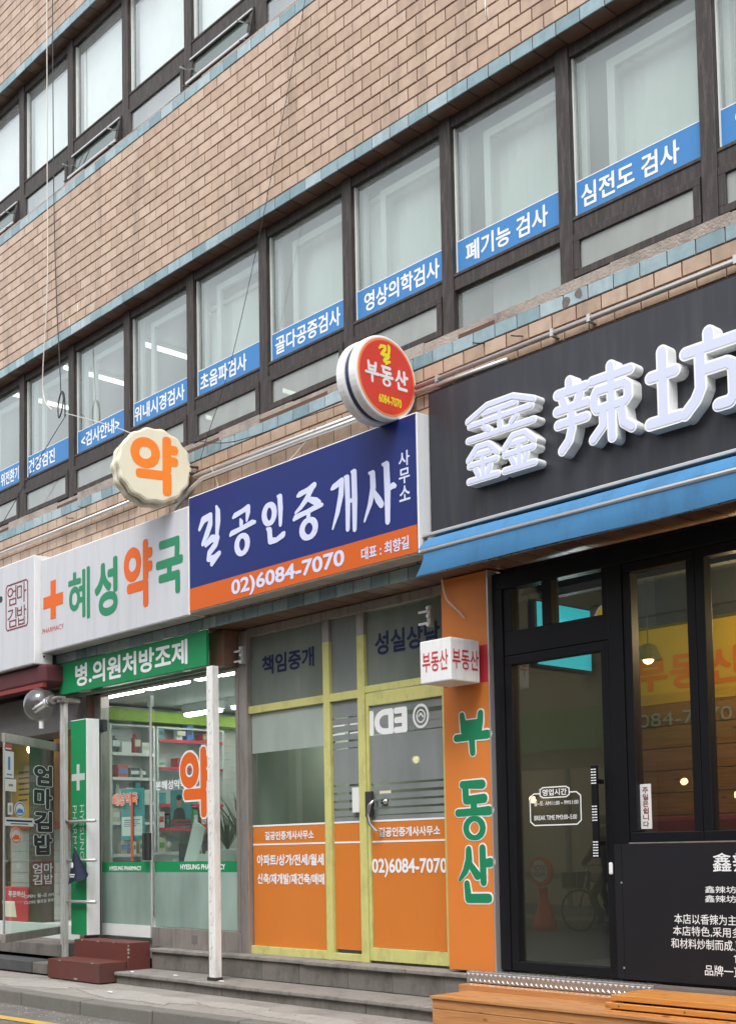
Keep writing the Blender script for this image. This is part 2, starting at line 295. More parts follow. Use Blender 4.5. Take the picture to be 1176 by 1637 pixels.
def part(name, mb, m, parent=None, bevel=0, smooth=False, label=None, kind=None, org=None):
    base = WL[parent.name] if parent else Vector((0, 0, 0)); og = Vector(org) if org else base
    me = bpy.data.meshes.new(name); me.from_pydata([tuple(Vector(p)-og) for p in mb.v], [], mb.f); me.materials.append(M[m] if isinstance(m, str) else m)
    if smooth: me.polygons.foreach_set('use_smooth', [True]*len(me.polygons)); me.update()
    o = bpy.data.objects.new(name, me); COL.objects.link(o); o.location = og-base if parent else og
    if parent: o.parent = parent
    WL[o.name] = og
    if bevel:
        b = o.modifiers.new('bevel', 'BEVEL'); b.width = bevel; b.segments = 2; b.limit_method = 'ANGLE'
    return tag(o, label, kind=kind)
def single(name, mb, m, label, cat, group=None, bevel=0, smooth=False, org=None):
    org = org or mb.v[0]
    return tag(part(name, mb, m, None, bevel, smooth, org=org), label, cat, group)
def struct(name, mb, m, org=(0, 0, 0), parent=None):
    return tag(part(name, mb, m, parent, org=org), kind=None if parent else 'structure')
def facade(y, x0=0., z0=0.): return lambda u, v, h=0.: Vector((x0+u, y-h, z0+v))       # faces the street
def side(x, y0=0., z0=0.): return lambda u, v, h=0.: Vector((x+h, y0+u, z0+v))         # faces +X
def wallframe(o, ang, z0=0.):
    du = Vector((math.cos(ang), math.sin(ang), 0)); nn = Vector((math.sin(ang), -math.cos(ang), 0)); o = Vector(o)
    return lambda u, v, h=0.: o+du*u+Vector((0, 0, z0+v))+nn*h
TC = {}
def glyphs(body, off):
    k = (body, off)
    if k not in TC:
        c = bpy.data.curves.new('lettering', 'FONT'); c.body = body; c.size = 1; c.offset = off; c.resolution_u = 3 if len(body) > 4 else 6
        o = bpy.data.objects.new('lettering_source', c); COL.objects.link(o); bpy.context.view_layer.update()
        me = o.to_mesh(); vs_ = [(v.co.x, v.co.y) for v in me.vertices]; fs = [tuple(p.vertices) for p in me.polygons]; o.to_mesh_clear()
        bpy.data.objects.remove(o); bpy.data.curves.remove(c); TC[k] = (vs_, fs)
    return TC[k]
def text(body, fr, u0, u1, v0, v1, m, parent, h=.002, off=.02, outline=None, om=None, rot=0, mirror=False, name='lettering'):
    """real lettering as geometry, fitted to the box u0..u1 x v0..v1 on a frame; bold weight by stacking shifted copies of the glyphs"""
    vs_, fs = glyphs(body, 0)
    if rot: vs_ = [(y, -x) for x, y in vs_]
    ax0, ax1 = min(p[0] for p in vs_)-off, max(p[0] for p in vs_)+off; ay0, ay1 = min(p[1] for p in vs_)-off, max(p[1] for p in vs_)+off
    sx, sy = (u1-u0)/(ax1-ax0), (v1-v0)/(ay1-ay0)
    for k, (r, mm, hh) in enumerate(((off+(outline or 0), om, h), (off, m, h+(.0012 if outline else 0)))):
        if k == 0 and not outline: continue
        n = 10 if r > .05 else 8 if r > .02 else 5
        sh = [(0, 0)] + ([(r*math.cos(2*math.pi*i/n), r*math.sin(2*math.pi*i/n)) for i in range(n)] if r > .003 else []) + ([(.5*r*math.cos(2*math.pi*i/n+.3), .5*r*math.sin(2*math.pi*i/n+.3)) for i in range(n)] if r > .05 else [])
        mb = MB()
        for i, (dx, dy) in enumerate(sh):
            P = []
            for x, y in vs_:
                u = u0+(x+dx-ax0)*sx; v = v0+(y+dy-ay0)*sy
                if mirror: u = u0+u1-u
                P.append(fr(u, v, hh+i*.00003))
            mb.add(P, fs)
        part(name if k else 'lettering_outline', mb, mm, parent)
def vtext(body, fr, u0, u1, v0, v1, m, parent, gap=.12, **kw):
    n = len(body); H = (v1-v0)/(n+(n-1)*gap)
    for i, ch in enumerate(body):
        t = v1-i*H*(1+gap); text(ch, fr, u0, u1, t-H, t, m, parent, **kw)
def ring(cx, cy, rx_, ry_=None, w=None, n=18):
    ry_ = ry_ or rx_; return [(cx+rx_*math.cos(2*math.pi*i/n), cy+ry_*math.sin(2*math.pi*i/n)) + ((w*(.68+.42*abs(math.cos(2*math.pi*i/n))),) if w else ()) for i in range(n+1)]
EPS = [0]
def strokes(mb, S, fr, u0, u1, v0, v1, w, a, b, cap=12, eps=.00006):
    """thick round-jointed strokes; each point (x, y[, width factor]) in the unit box"""
    for st in S:
        pts = [(u0+p[0]*(u1-u0), v0+p[1]*(v1-v0), w*(p[2] if len(p) > 2 else 1)/2) for p in st]
        for i, (x, y, r) in enumerate(pts):
            EPS[0] = (EPS[0]+1) % 97; e = EPS[0]*eps*.2
            mb.prism([(x+r*math.cos(2*math.pi*j/cap), y+r*math.sin(2*math.pi*j/cap)) for j in range(cap)], fr, a, b+e)
            if i+1 < len(pts):
                x2, y2, r2 = pts[i+1]; d = math.hypot(x2-x, y2-y)
                if d < 1e-6: continue
                nx, ny = -(y2-y)/d, (x2-x)/d; EPS[0] = (EPS[0]+1) % 97; e = EPS[0]*eps*.2
                mb.prism([(x+nx*r, y+ny*r), (x-nx*r, y-ny*r), (x2-nx*r2, y2-ny*r2), (x2+nx*r2, y2+ny*r2)], fr, a, b+e)
    return mb
def parts(name, mb, m, parent, bevel=0, **kw):
    """one object per piece that was added to mb"""
    for i, (v0, f0) in enumerate(mb.cut):
        v1, f1 = mb.cut[i+1] if i+1 < len(mb.cut) else (len(mb.v), len(mb.f))
        q = MB(); q.v = mb.v[v0:v1]; q.f = [tuple(k-v0 for k in f) for f in mb.f[f0:f1]]; part(name, q, m, parent, bevel, **kw)
def copy_tree(o, parent=None, skip=()):
    c = o.copy(); COL.objects.link(c)
    if parent: c.parent = parent
    for ch in list(o.children): copy_tree(ch, c)
    return c
# ------------------------------------------------------------------ ground, road, pavement
mb = MB(); mb.box(-60, 60, -8.9, -1.0, -.9, -.404); struct('road', mb, 'asphalt')
mb = MB(); mb.box(-60, 60, -60, -8.9, -.9, -.402); mb.box(-60, 60, 8, 60, -.9, -.5); struct('ground', mb, 'asphalt')
def kerb_y(x): return -1.19+.10*max(0, (x-.9)/1.75) if x < 2.65 else -1.09+.02*(x-2.65)
mb = MB(); xs = [-60, -12, -6, -3, -1.6] + [-.8+.35*i for i in range(20)] + [8, 14, 60]
fr_ = [(x, kerb_y(x)+.16, -.29) for x in xs]
V_ = []; F_ = []
for i, (x, y, z) in enumerate(fr_): V_ += [(x, y, z), (x, 1.5, z), (x, y, -.8), (x, 1.5, -.8)]
for i in range(len(fr_)-1): k = 4*i; F_ += [(k, k+4, k+5, k+1), (k, k+2, k+6, k+4)]
mb.add(V_, F_); pav = struct('pavement', mb, 'pave')
x = -5.4; j = 0
while x < 9:
    L = .99; y0, y1 = kerb_y(x), kerb_y(x+L); jit = R.uniform(-.006, .006)
    q = MB(); q.add([(x+.004, y0, -.6), (x+L-.004, y1, -.6), (x+L-.004, y1+.157, -.6), (x+.004, y0+.157, -.6), (x+.004, y0+.012, -.286+jit), (x+L-.004, y1+.012, -.286+jit), (x+L-.004, y1+.157, -.286+jit), (x+.004, y0+.157, -.286+jit)],
                    [(0, 3, 2, 1), (4, 5, 6, 7), (0, 1, 5, 4), (1, 2, 6, 5), (2, 3, 7, 6), (3, 0, 4, 7)])
    part('kerb_stone', q, 'kerb', pav, bevel=.012, org=(x, y0, -.3)); x += 1.0
def slab(pts, z, m, name, t=.004):
    q = MB(); n = len(pts); q.add([(a, b, z) for a, b in pts] + [(a, b, z-t) for a, b in pts], [tuple(range(n))] + [(i, n+i, n+(i+1) % n, (i+1) % n) for i in range(n)])
    return part(name, q, m, pav)
def blob(cx, cy, rx_, ry_, n=22, j=.25): return [(cx+rx_*math.cos(2*math.pi*i/n)*(1+R.uniform(-j, j)), cy+ry_*math.sin(2*math.pi*i/n)*(1+R.uniform(-j, j))) for i in range(n)]
slab(blob(-1.05, -.72, .75, .22), -.284, 'patch', 'cement_patch', .008); slab(blob(.75, -.72, .85, .2), -.2835, 'patch', 'cement_patch', .008)
slab(blob(1.9, -.62, .5, .12), -.284, 'patch', 'cement_patch', .008); slab(blob(2.9, -.7, .6, .14), -.2842, 'patch', 'cement_patch', .008)
mb = MB(); mb.add([(-60, -1.66, -.398), (-1, -1.66, -.398), (.1, -1.63, -.398), (.9, -1.58, -.398), (12, -1.50, -.398), (12, -1.61, -.398), (.9, -1.70, -.398), (.1, -1.75, -.398), (-1, -1.78, -.398), (-60, -1.78, -.398)], [tuple(range(9, -1, -1))])
struct('road_line', mb, 'line_yellow')
G = MB()
for i in range(900):
    x = R.uniform(-3, 5); y = R.choice([R.uniform(-1.55, -1.2), R.uniform(-.95, -.3), R.uniform(-1.9, -1.2)]); z = -.404 if y < kerb_y(x) else -.286; s = R.uniform(.003, .011)
    a = R.uniform(0, 3); P = [(x+s*math.cos(a+k*2.1), y+s*math.sin(a+k*2.1), z) for k in range(3)] + [(x, y, z+s*.9)]
    G.add(P, [(0, 1, 3), (1, 2, 3), (2, 0, 3)])
tag(part('grit', G, 'mortar_light'), 'loose grit and crumbs of cement along the kerb', 'grit', kind='stuff')
# steps in front of the estate agent and the pharmacy (granite treads over risers)
st = thing('stone_steps', 'two grey granite steps with worn nosings below the orange shopfront', 'steps', (1.5, 0, -.286))
def treads(y0, y1, z, t, x0, x1, L, nm):
    x = x0
    while x < x1-.05:
        e = min(x+L*R.uniform(.9, 1.1), x1); q = MB(); dz = R.uniform(-.003, .003); q.box(x+.003, e-.003, y0+R.uniform(-.006, .006), y1, z-t+dz, z+dz)
        part(nm, q, 'stone_top', st, bevel=.007, org=(x, y0, z)); x = e
treads(.115, .62, .01, .034, -.37, 3.72, 1.15, 'tread'); treads(-.27, .138, -.184, .032, -.37, 3.80, 1.3, 'tread')
def risers(y, z0, z1, x0, x1, L):
    x = x0
    while x < x1-.05:
        e = min(x+L*R.uniform(.85, 1.15), x1); q = MB(); q.box(x+.0025, e-.0025, y+R.uniform(-.002, .003), y+.14, z0, z1)
        part('riser', q, 'stone', st, bevel=.003, org=(x, y, z0)); x = e
risers(.14, -.182, -.026, -.37, 3.70, .55); risers(-.245, -.30, -.218, -.37, 3.80, .85)
# grey steps of the snack shop
sg = thing('slate_steps', 'low dark grey steps below the snack shop at far left', 'steps', (-3, -.1, -.286))
for x0, x1 in ((-5.2, -3.9), (-3.9, -2.72), (-2.715, -1.67)):
    q = MB(); q.box(x0+.003, x1-.003, -.1, .5, -.125, .0); parts('slab', q, 'stone', sg, bevel=.006)
for x0, x1 in ((-5.2, -3.4), (-3.4, -1.85)):
    q = MB(); q.box(x0+.003, x1-.003, -.32, .1, -.275, -.16); parts('slab', q, 'slate', sg, bevel=.008)
q = MB(); q.box(-1.85, -1.56, -.31, .1, -.275, -.165); parts('slab', q, 'stone', sg, bevel=.01)
# red painted step
rs = thing('red_step', 'worn dark red painted double step below the pharmacy door', 'steps', (-.86, -.15, -.29))
q = MB(); q.box(-1.35, -.375, -.12, .13, -.29, .072); part('upper_step', q, 'red_paint', rs, bevel=.006)
q = MB(); q.box(-1.33, -.386, -.42, -.123, -.28, -.095); part('lower_step', q, 'red_paint', rs, bevel=.006)
q = MB()
for x, z, r in ((-.38, -.02, .012), (-.375, .01, .016), (-.378, .045, .01), (-.376, -.06, .012)): q.prism([(a*r+y_, b*r+z) for a, b in ((1, 0), (.3, .9), (-.8, .6), (-.9, -.5), (.2, -1)) for y_ in (-.11,)], side(-.3748), 0, .002)
for x, z, r in ((-.9, .066, .012), (-.62, .068, .008), (-1.2, .067, .01)): q.prism([(x+a*r*1.8, z+b*r*.6) for a, b in ((1, 0), (.3, .9), (-.8, .6), (-.9, -.5), (.2, -1))], facade(-.12), 0, .002)
for x, z, r in ((-.5, -.10, .012), (-1.1, -.102, .014), (-.8, -.26, .02)): q.prism([(x+a*r*2, z+b*r*.5) for a, b in ((1, 0), (.3, .9), (-.8, .6), (-.9, -.5), (.2, -1))], facade(-.42), 0, .002)
parts('paint_chip', q, 'mortar_light', rs)
for i, (x, y, z) in enumerate(((.42, -.12, -.18), (1.15, -.16, -.18), (-.2, -.18, -.18), (1.6, -1.4, -.398), (.35, -.75, -.272))):
    q = MB(); a0 = R.uniform(0, 3); P_ = [(x+(.035+.02*(k % 2))*math.cos(a0+k*1.25), y+.02*math.sin(a0+k*1.25), z+.003*(k % 3)) for k in range(5)]; q.add(P_ + [(x, y, z+.008)], [(k, (k+1) % 5, 5) for k in range(5)])
    single('paper_scrap', q, 'sign_edge', ('torn white paper scrap on the lower step left of the white pole', 'torn white paper scrap on the lower step right of the white pole', 'torn white paper scrap beside the red step', 'paper scrap lying on the road by the kerb', 'paper scrap on the pavement patch')[i], 'litter', 'scraps of paper on the steps and ground')
# ------------------------------------------------------------------ the brick building
B = thing('brick_building', 'tan glazed brick building with teal tile bands and brown window frames above the shops', 'building', (1.5, .3, 0))
XA, XB = -7.0, 9.5
mb = MB()
mb.box(XA, XB, .0055, .3, 2.885, 4.56); mb.box(XA, XB, .0055, .3, 6.312, 7.94); mb.box(XA, XB, .0055, .3, 9.672, 11.6)
parts('wall', mb, 'mortar', B)
mb = MB(); mb.box(XA, XB, .3, 6, 4.28, 4.42); mb.box(XA, XB, .3, 6, 6.32, 6.44); mb.box(XA, XB, .3, 6, 7.7, 7.82); mb.box(XA, XB, .3, 6, 9.68, 9.8); mb.box(XA, XB, 6, 6.2, -.5, 11.6)
mb.box(XA-.2, XA, .02, 6.2, -.5, 11.6); mb.box(XB, XB+.2, .02, 6.2, -.5, 11.6); mb.box(XA, XB, .3, 6, 11.5, 11.6)
parts('floor_slab', mb, 'concrete_int', B)
CH = .1033
def brick_mesh(w_, h_, d_, m, name):
    a, b = w_/2, h_/2; c = .004
    P = [(-a, 0, -b), (a, 0, -b), (a, 0, b), (-a, 0, b), (-a, -d_+c, -b), (a, -d_+c, -b), (a, -d_+c, b), (-a, -d_+c, b), (-a+c, -d_, -b+c), (a-c, -d_, -b+c), (a-c, -d_, b-c), (-a+c, -d_, b-c)]
    F = [(0, 1, 5, 4), (1, 2, 6, 5), (2, 3, 7, 6), (3, 0, 4, 7), (4, 5, 9, 8), (5, 6, 10, 9), (6, 7, 11, 10), (7, 4, 8, 11), (8, 9, 10, 11)]
    me = bpy.data.meshes.new(name); me.from_pydata(P, [], F); me.materials.append(M[m]); return me, P, F
BM = brick_mesh(.1905, .0945, .006, 'brick', 'brick'); TM = brick_mesh(.1925, .096, .008, 'teal', 'glazed_tile')
inv = cam.matrix_world.inverted(); FPX = cam.data.lens/36
def seen(p):
    q = inv @ Vector(p); 
    if q.z > -.1: return None
    x = FPX*q.x/-q.z+.5; y = .5*1637/1176+FPX*q.y/-q.z-cam.data.shift_y
    return (x, y, -q.z) if -.02 < x < 1.02 and -.02 < y < 1.41 else None
bricks = []; tiles = []
def course(z, i, lst):
    x = math.floor(XA/.2)*.2+(.1 if i % 2 else 0)
    while x < XB-.2:
        lst.append((x+.1, z+CH/2)); x += .2
def band(z0, n, i0):
    for i in range(n): course(z0+i*CH, i0+i, bricks)
course(6.30, 0, tiles); band(6.30+CH, 14, 1); course(6.30+15*CH, 15, tiles)
course(9.66, 0, tiles); band(9.66+CH, 17, 1)
course(4.427, 0, tiles); course(2.878, 1, tiles)
for i in range(14): course(4.427-(i+1)*CH, i+1, bricks)
def hidden(x, z):       # behind the signboards, so never seen from the street
    return 2.98 < z < 3.9 and x > -2.7
def laid(lst, me3, nm, m):
    vis = [(seen((x, 0, z)), x, z) for x, z in lst]; near = sorted([(s[2], x, z) for s, x, z in vis if s and not hidden(x, z)])[:300]; pick = {(x, z) for _, x, z in near}
    for _, x, z in near:
        o = bpy.data.objects.new(nm, me3[0]); COL.objects.link(o); o.parent = B; o.location = Vector((x, .006+R.uniform(-.0012, .0012), z))-WL[B.name]
        o.rotation_euler = (R.uniform(-.006, .006), R.uniform(-.004, .004), R.uniform(-.006, .006))
    q = MB()
    for s, x, z in vis:
        if (x, z) in pick: continue
        dy = .006+R.uniform(-.0012, .0012); q.add([(x+p[0], dy+p[1], z+p[2]) for p in me3[1]], me3[2])
    o = part(nm+'work', q, m, B); o['kind'] = 'stuff'
laid(bricks, BM, 'brick', 'brick'); laid(tiles, TM, 'glazed_tile', 'teal')
# brick soffits over the windows and over the shops
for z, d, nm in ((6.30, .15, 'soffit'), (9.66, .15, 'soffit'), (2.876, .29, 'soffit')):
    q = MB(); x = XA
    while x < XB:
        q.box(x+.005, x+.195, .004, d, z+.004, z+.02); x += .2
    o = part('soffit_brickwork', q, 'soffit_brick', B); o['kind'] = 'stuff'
mb = MB()
for z in (4.53, 7.953):
    x = XA
    while x < XB:
        L = R.uniform(.3, .7); mb.box(x, x+L, .0+R.uniform(-.004, .01), .16, z-.005, z+R.uniform(.012, .03) + (.05 if z < 5 else 0)); x += L
part('sill_mortar', mb, 'mortar_light', B, kind='stuff')
# pale drips on the brickwork
q = MB(); fr = facade(.0)
for (px, pz, h_, w_) in ((4.19, 6.93, .17, .012), (4.17, 6.98, .05, .03), (4.21, 6.82, .10, .008), (4.12, 7.16, .05, .01), (4.2, 7.19, .04, .01), (-1.45, 6.6, .12, .012), (-1.75, 6.62, .16, .01), (-1.3, 6.75, .2, .008), (-1.62, 6.5, .1, .012), (1.9, 6.9, .1, .005)):
    q.prism([(px, pz), (px+w_*.5, pz-h_*.4), (px+w_*.2, pz-h_), (px-w_*.2, pz-h_*.7), (px-w_*.5, pz-h_*.2)], fr, .0005, .0022)
parts('paint_drip', q, 'white_paint', B)
# windows: bays of 1.093 m
PW = 1.093; X0 = .37
def wx(k): return X0+PW*k
def bx_frame(q, x0, x1, z0, z1, t, y0, y1):
    q.box(x0, x1, y0, y1, z1-t, z1); q.box(x0, x1, y0, y1, z0, z0+t); q.box(x0, x0+t, y0, y1, z0+t, z1-t); q.box(x1-t, x1, y0, y1, z0+t, z1-t)
def window(k, zs, zt0, zt1, zh, pane, vent, hopper=False):
    a, b = wx(k)-.055, wx(k+1)-.055
    W = empty_part('window', B, ((a+b)/2, .15, zs))
    q = MB(); q.box(a, a+.11, .125, .26, zs, zh)
    part('mullion', q, 'brown_frame', W, bevel=.004)
    q = MB(); q.box(a+.11, b, .14, .25, zt0, zt1); q.box(a+.11, b, .14, .25, zh-.085, zh); q.box(a+.11, b, .14, .25, zs, zs+.07); q.box(a+.11, b, .132, .15, zt1-.03, zt1-.008)
    parts('window_frame', q, 'brown_frame', W, bevel=.004)
    q = MB(); q.box(a+.112, a+.124, .165, .2, zt1, zh-.085); q.box(b-.014, b-.002, .165, .2, zt1, zh-.085)
    parts('bead', q, 'vinyl', W)
    q = MB(); q.box(a+.112, b-.002, .176, .182, zt1, zh-.085); part('pane', q, pane, W)
    if pane == 'pane2':
        q = MB(); q.box(a+.36, a+.42, .215, .245, zt1, zh-.2); q.box(a+.42, b-.02, .215, .245, zh-.26, zh-.2); q.box(a+.112, a+.16, .25, .28, zt1, zh-.1); parts('inner_sash', q, 'vinyl', W)
    if vent == 'plain':
        q = MB(); q.box(a+.112, b-.002, .176, .182, zs+.07, zt0); part('lower_pane', q, 'pane2', W); return W
    tilt = math.radians(-11 if hopper else 0); piv = Vector((0, .14, zt0-.005))
    tf = Matrix.Translation(piv) @ Matrix.Rotation(tilt, 4, 'X') @ Matrix.Translation(-piv)
    q = MB(tf); bx_frame(q, a+.118, b-.008, zs+.074, zt0-.006, .05, .118, .155); v = part('vent_frame', q, 'brown_frame', W, bevel=.003)
    if hopper: q = MB(tf); q.box(a+.125, b-.015, .105, .117, zs+.076, zs+.1); q.box(a+.125, b-.015, .105, .117, zt0-.05, zt0-.03); parts('vent_trim', q, 'alu_bright', W)
    q = MB(tf); q.box(a+.168, b-.058, .136, .141, zs+.124, zt0-.056); part('vent_pane', q, ('frost_dark' if zs < 6 else 'pane3') if not hopper else 'vent_green', W)
    if hopper:
        q = MB(); h0 = zt0-.12
        for s in (a+.16, b-.05): q.tube([(s, .135, h0), (s+.02, .05, h0-.06), (s-.05, .0, h0-.02)], .008, 5); q.tube([(s, .135, h0-.15), (s, -.01, h0-.24)], .007, 5)
        parts('vent_stay', q, 'chrome', W)
    return W
for k in range(-6, 8):
    window(k, 4.60, 4.975, 5.105, 6.30, 'pane2', 'plain' if k in (3,) else 'frame')
for k in range(-6, 8):
    window(k, 7.975, 8.36, 8.54, 9.66, 'pane3', 'frame', hopper=(k in (-4, -2, 0)))
# blue window signs
WS = {-4: ('위전환기', -3.49, -3.06), -3: ('건강검진', -2.827, -2.236), -2: ('<검사안내>', -1.68, -.93), -1: ('위내시경검사', -.651, .213), 0: ('초음파검사', .467, 1.17), 1: ('골다공증검사', 1.577, 2.419),
      2: ('영상의학검사', 2.705, 3.531), 3: ('폐기능 검사', 3.799, 4.561), 4: ('심전도 검사', 4.846, 5.608), 5: ('안과 검사', 6.0, 6.65)}
WLB = {-4: 'blue window strip cut off by the left edge of the photo', -3: 'blue window strip reading 건강검진, second from the left edge', -2: 'blue window strip with text in angle brackets above the cream sign',
       -1: 'blue window strip reading 위내시경검사 just above the cream scalloped sign', 0: 'blue window strip reading 초음파검사 right of the cream scalloped sign', 1: 'blue window strip reading 골다공증검사 up left of the red round sign',
       2: 'blue window strip reading 영상의학검사 directly above the red round sign', 3: 'blue window strip reading 폐기능 검사 over the undivided lower pane', 4: 'blue window strip reading 심전도 검사 above the black signboard', 5: 'blue window strip cut off by the right edge of the photo'}
for k, (t, u0, u1) in WS.items():
    s = thing('window_sign', WLB[k], 'window sign', (wx(k)+PW/2, .17, 5.11), 'blue strips across the first floor windows')
    q = MB(); q.box(wx(k)+.06, wx(k+1)-.06, .1695, .175, 5.108, 5.352); part('sheet', q, 'blue_film', s)
    q = MB(); q.box(wx(k)+.06, wx(k+1)-.06, .1685, .1695, 5.346, 5.352); part('edge_line', q, 'white_ink', s)
    text(t, facade(.1695), u0, u1, 5.152, 5.308, 'white_ink', s, h=.002, off=.022)
# rooms behind the windows: blinds, tubes
def vblind(k, z0, z1, y, m, label, w_=.09, x0=None, x1=None):
    a, b = x0 if x0 is not None else wx(k)+.07, x1 if x1 is not None else wx(k+1)-.07
    s = thing('vertical_blind', label, 'blind', ((a+b)/2, y, z1), 'vertical blinds in the first floor windows')
    q = MB(); x = a
    while x < b:
        c = math.radians(R.uniform(8, 22)); dx, dy = .5*w_*math.cos(c), .5*w_*math.sin(c)
        q.add([(x, y-dy, z0), (x+2*dx, y+dy, z0), (x+2*dx, y+dy, z1), (x, y-dy, z1), (x, y-dy+.002, z0), (x+2*dx, y+dy+.002, z0), (x+2*dx, y+dy+.002, z1), (x, y-dy+.002, z1)], [(0, 1, 2, 3), (5, 4, 7, 6), (0, 4, 5, 1), (3, 2, 6, 7)]); x += w_*.93
    part('slats', q, m, s); q = MB(); q.box(a-.02, b+.02, y-.03, y+.03, z1, z1+.04); part('head_rail', q, 'vinyl', s)
BL = {1: 'pale vertical blind in the window left of the red round sign', 2: 'pale vertical blind directly above the red round sign', 3: 'pale vertical blind above the undivided lower pane', 4: 'pale vertical blind above the white Chinese characters', 5: 'pale vertical blind at the right edge of the photo', 0: 'pale vertical blind right of the cream scalloped sign'}
for k, l_ in BL.items(): vblind(k, 4.62, 6.10 if k != 0 else 5.95, .33, 'blind', l_, x0=(wx(k)+.28 if k in (3, 4, 1) else None))
for k in range(-6, 8):
    s = thing('roller_blind', f'white roller blind in the second floor window, {ORD[k+6]} bay from the left end', 'blind', (wx(k)+.55, .3, 9.5), 'roller blinds on the second floor')
    q = MB(); q.box(wx(k)+.06, wx(k+1)-.06, .262+.004*(k % 2), .265+.004*(k % 2), 8.0, 9.52); part('sheet', q, 'blind_white', s)
    q = MB(); q.cyl((wx(k)+.04, .335, 9.53), (wx(k+1)-.04, .335, 9.53), .035, 10); part('roller', q, 'vinyl', s)
q = MB(); q.box(XA, XB, 4.0, 4.1, 4.42, 6.32); rb = thing('office_partition', 'pale office partition wall behind the first floor windows', 'partition', (0, 4, 4.42)); part('panel', q, 'int_white', rb)
for i, (x, y) in enumerate(((-3.4, .7), (-2.3, .8), (-1.2, .9), (-.1, 1.0), (-3.9, 2.2), (-2.6, 2.2), (-1.3, 2.3), (.1, 2.3))):
    s = thing('office_light', f'lit office ceiling strip, {ORD[i%4]} from the left in the {("front", "rear")[i//4]} row', 'ceiling light', (x, y, 6.28), 'fluorescent strips in the first floor office')
    q = MB(); q.box(x-.03, x+.03, y-.5, y+.5, 6.27, 6.31); part('housing', q, 'vinyl', s); q = MB(); q.cyl((x, y-.48, 6.25), (x, y+.48, 6.25), .022, 8); part('tube', q, 'lamp_dim', s)
# ------------------------------------------------------------------ conduits and cables
q = MB(); q.cyl((3.47, -.05, 4.272), (8.5, -.05, 4.262), .018, 12); s = thing('conduit', 'long galvanised conduit running above the black signboard', 'conduit', (5, -.05, 4.27), 'conduits on the brickwork')
part('pipe', q, 'conduit', s, smooth=True); q = MB()
for x in (3.7, 4.75, 5.05, 6.1): q.box(x-.012, x+.012, -.073, .0, 4.245, 4.295)
parts('clip', q, 'conduit', s)
q = MB(); q.cyl((3.47, -.05, 4.232), (4.35, -.045, 4.215), .018, 12); single('conduit', q, 'conduit', 'short second conduit just above the top left corner of the black signboard', 'conduit', 'conduits on the brickwork', smooth=True)
q = MB(); q.cyl((.67, -.05, 4.263), (2.95, -.05, 4.235), .02, 12); single('conduit', q, 'conduit', 'upper of the two conduits above the navy signboard', 'conduit', 'conduits on the brickwork', smooth=True)
q = MB(); q.tube([(.35, -.05, 4.03), (.62, -.07, 4.15), (.85, -.09, 4.2), (2.2, -.09, 4.195), (2.95, -.09, 4.185)], .019, 10); single('conduit', q, 'conduit', 'lower bent conduit above the navy signboard', 'conduit', 'conduits on the brickwork', smooth=True)
s = thing('conduit', 'galvanised conduit ending left of the cream scalloped sign', 'conduit', (-2, -.05, 4.27), 'conduits on the brickwork')
q = MB(); q.cyl((-6.9, -.05, 4.255), (-.35, -.05, 4.27), .018, 12); part('pipe', q, 'conduit', s, smooth=True); q = MB(); q.cyl((-.38, -.05, 4.27), (-.33, -.05, 4.27), .026, 12); part('end_cap', q, 'conduit', s)
def cable(pts, r, m, label, n=6):
    P = []
    for i in range(len(pts)-1):
        a, b = Vector(pts[i]), Vector(pts[i+1])
        for t in range(4): P.append(a.lerp(b, t/4))
    P.append(Vector(pts[-1]))
    for _ in range(3): P = [P[0]] + [(P[i-1]+2*P[i]+P[i+1])/4 for i in range(1, len(P)-1)] + [P[-1]]
    q = MB(); q.tube(P, r, n); single('cable', q, m, label, 'cable', 'cables hanging on the facade')
cable([(-2.03, -.03, 11.4), (-2.03, -.03, 8.06), (-2.02, -.03, 7.16), (-2.05, -.03, 6.7), (-2.11, -.03, 6.29), (-2.17, -.02, 5.9), (-2.08, -.03, 5.7), (-1.95, -.02, 5.6)], .006, 'cable_white', 'pale cable hanging down the brick wall at upper left')
cable([(-1.91, -.03, 11.4), (-1.90, -.03, 8.0), (-1.84, -.03, 6.75), (-1.77, -.03, 6.05), (-1.75, -.03, 5.75)], .0055, 'cable', 'black cable hanging beside the pale one at upper left')
cable([(-1.75, -.03, 5.75), (-1.68, -.03, 5.66), (-1.70, -.05, 5.5), (-1.78, -.04, 5.44), (-1.82, -.03, 5.6), (-1.76, -.02, 5.76), (-1.67, -.03, 5.7), (-1.66, -.03, 5.45)], .008, 'cable', 'loose black coil of wire hanging before a first floor window')
cable([(-1.66, -.03, 5.45), (-2.2, -.03, 5.15), (-2.9, -.03, 4.7), (-3.6, -.03, 4.3)], .004, 'cable', 'thin wire running down left from the loose coil')
cable([(-1.7, -.03, 5.5), (-1.45, -.03, 5.4), (-.6, -.05, 5.05), (.0, -.1, 4.75)], .004, 'cable_white', 'thin pale wire running down right to the cream scalloped sign')
cable([(2.28, -.03, 7.9), (1.72, -.03, 6.35), (1.2, -.03, 5.1), (.83, -.03, 4.58), (.75, -.04, 4.4)], .0028, 'cable', 'thin dark wire slanting down across the wall and a window')
cable([(.55, -.06, 4.62), (.75, -.05, 4.57), (1.2, -.04, 4.42), (2.3, -.05, 4.39), (3.0, -.05, 4.36)], .004, 'cable', 'thin wire above the conduits over the navy signboard')
cable([(.95, -.07, 4.28), (1.05, -.06, 4.1), (1.0, -.05, 4.02)], .004, 'cable_white', 'short pale wire dropping behind the left end of the navy signboard')
cable([(2.4, -.09, 4.25), (2.15, -.08, 4.12), (1.9, -.06, 4.03)], .004, 'cable_white', 'short pale wire slanting behind the middle of the navy signboard')
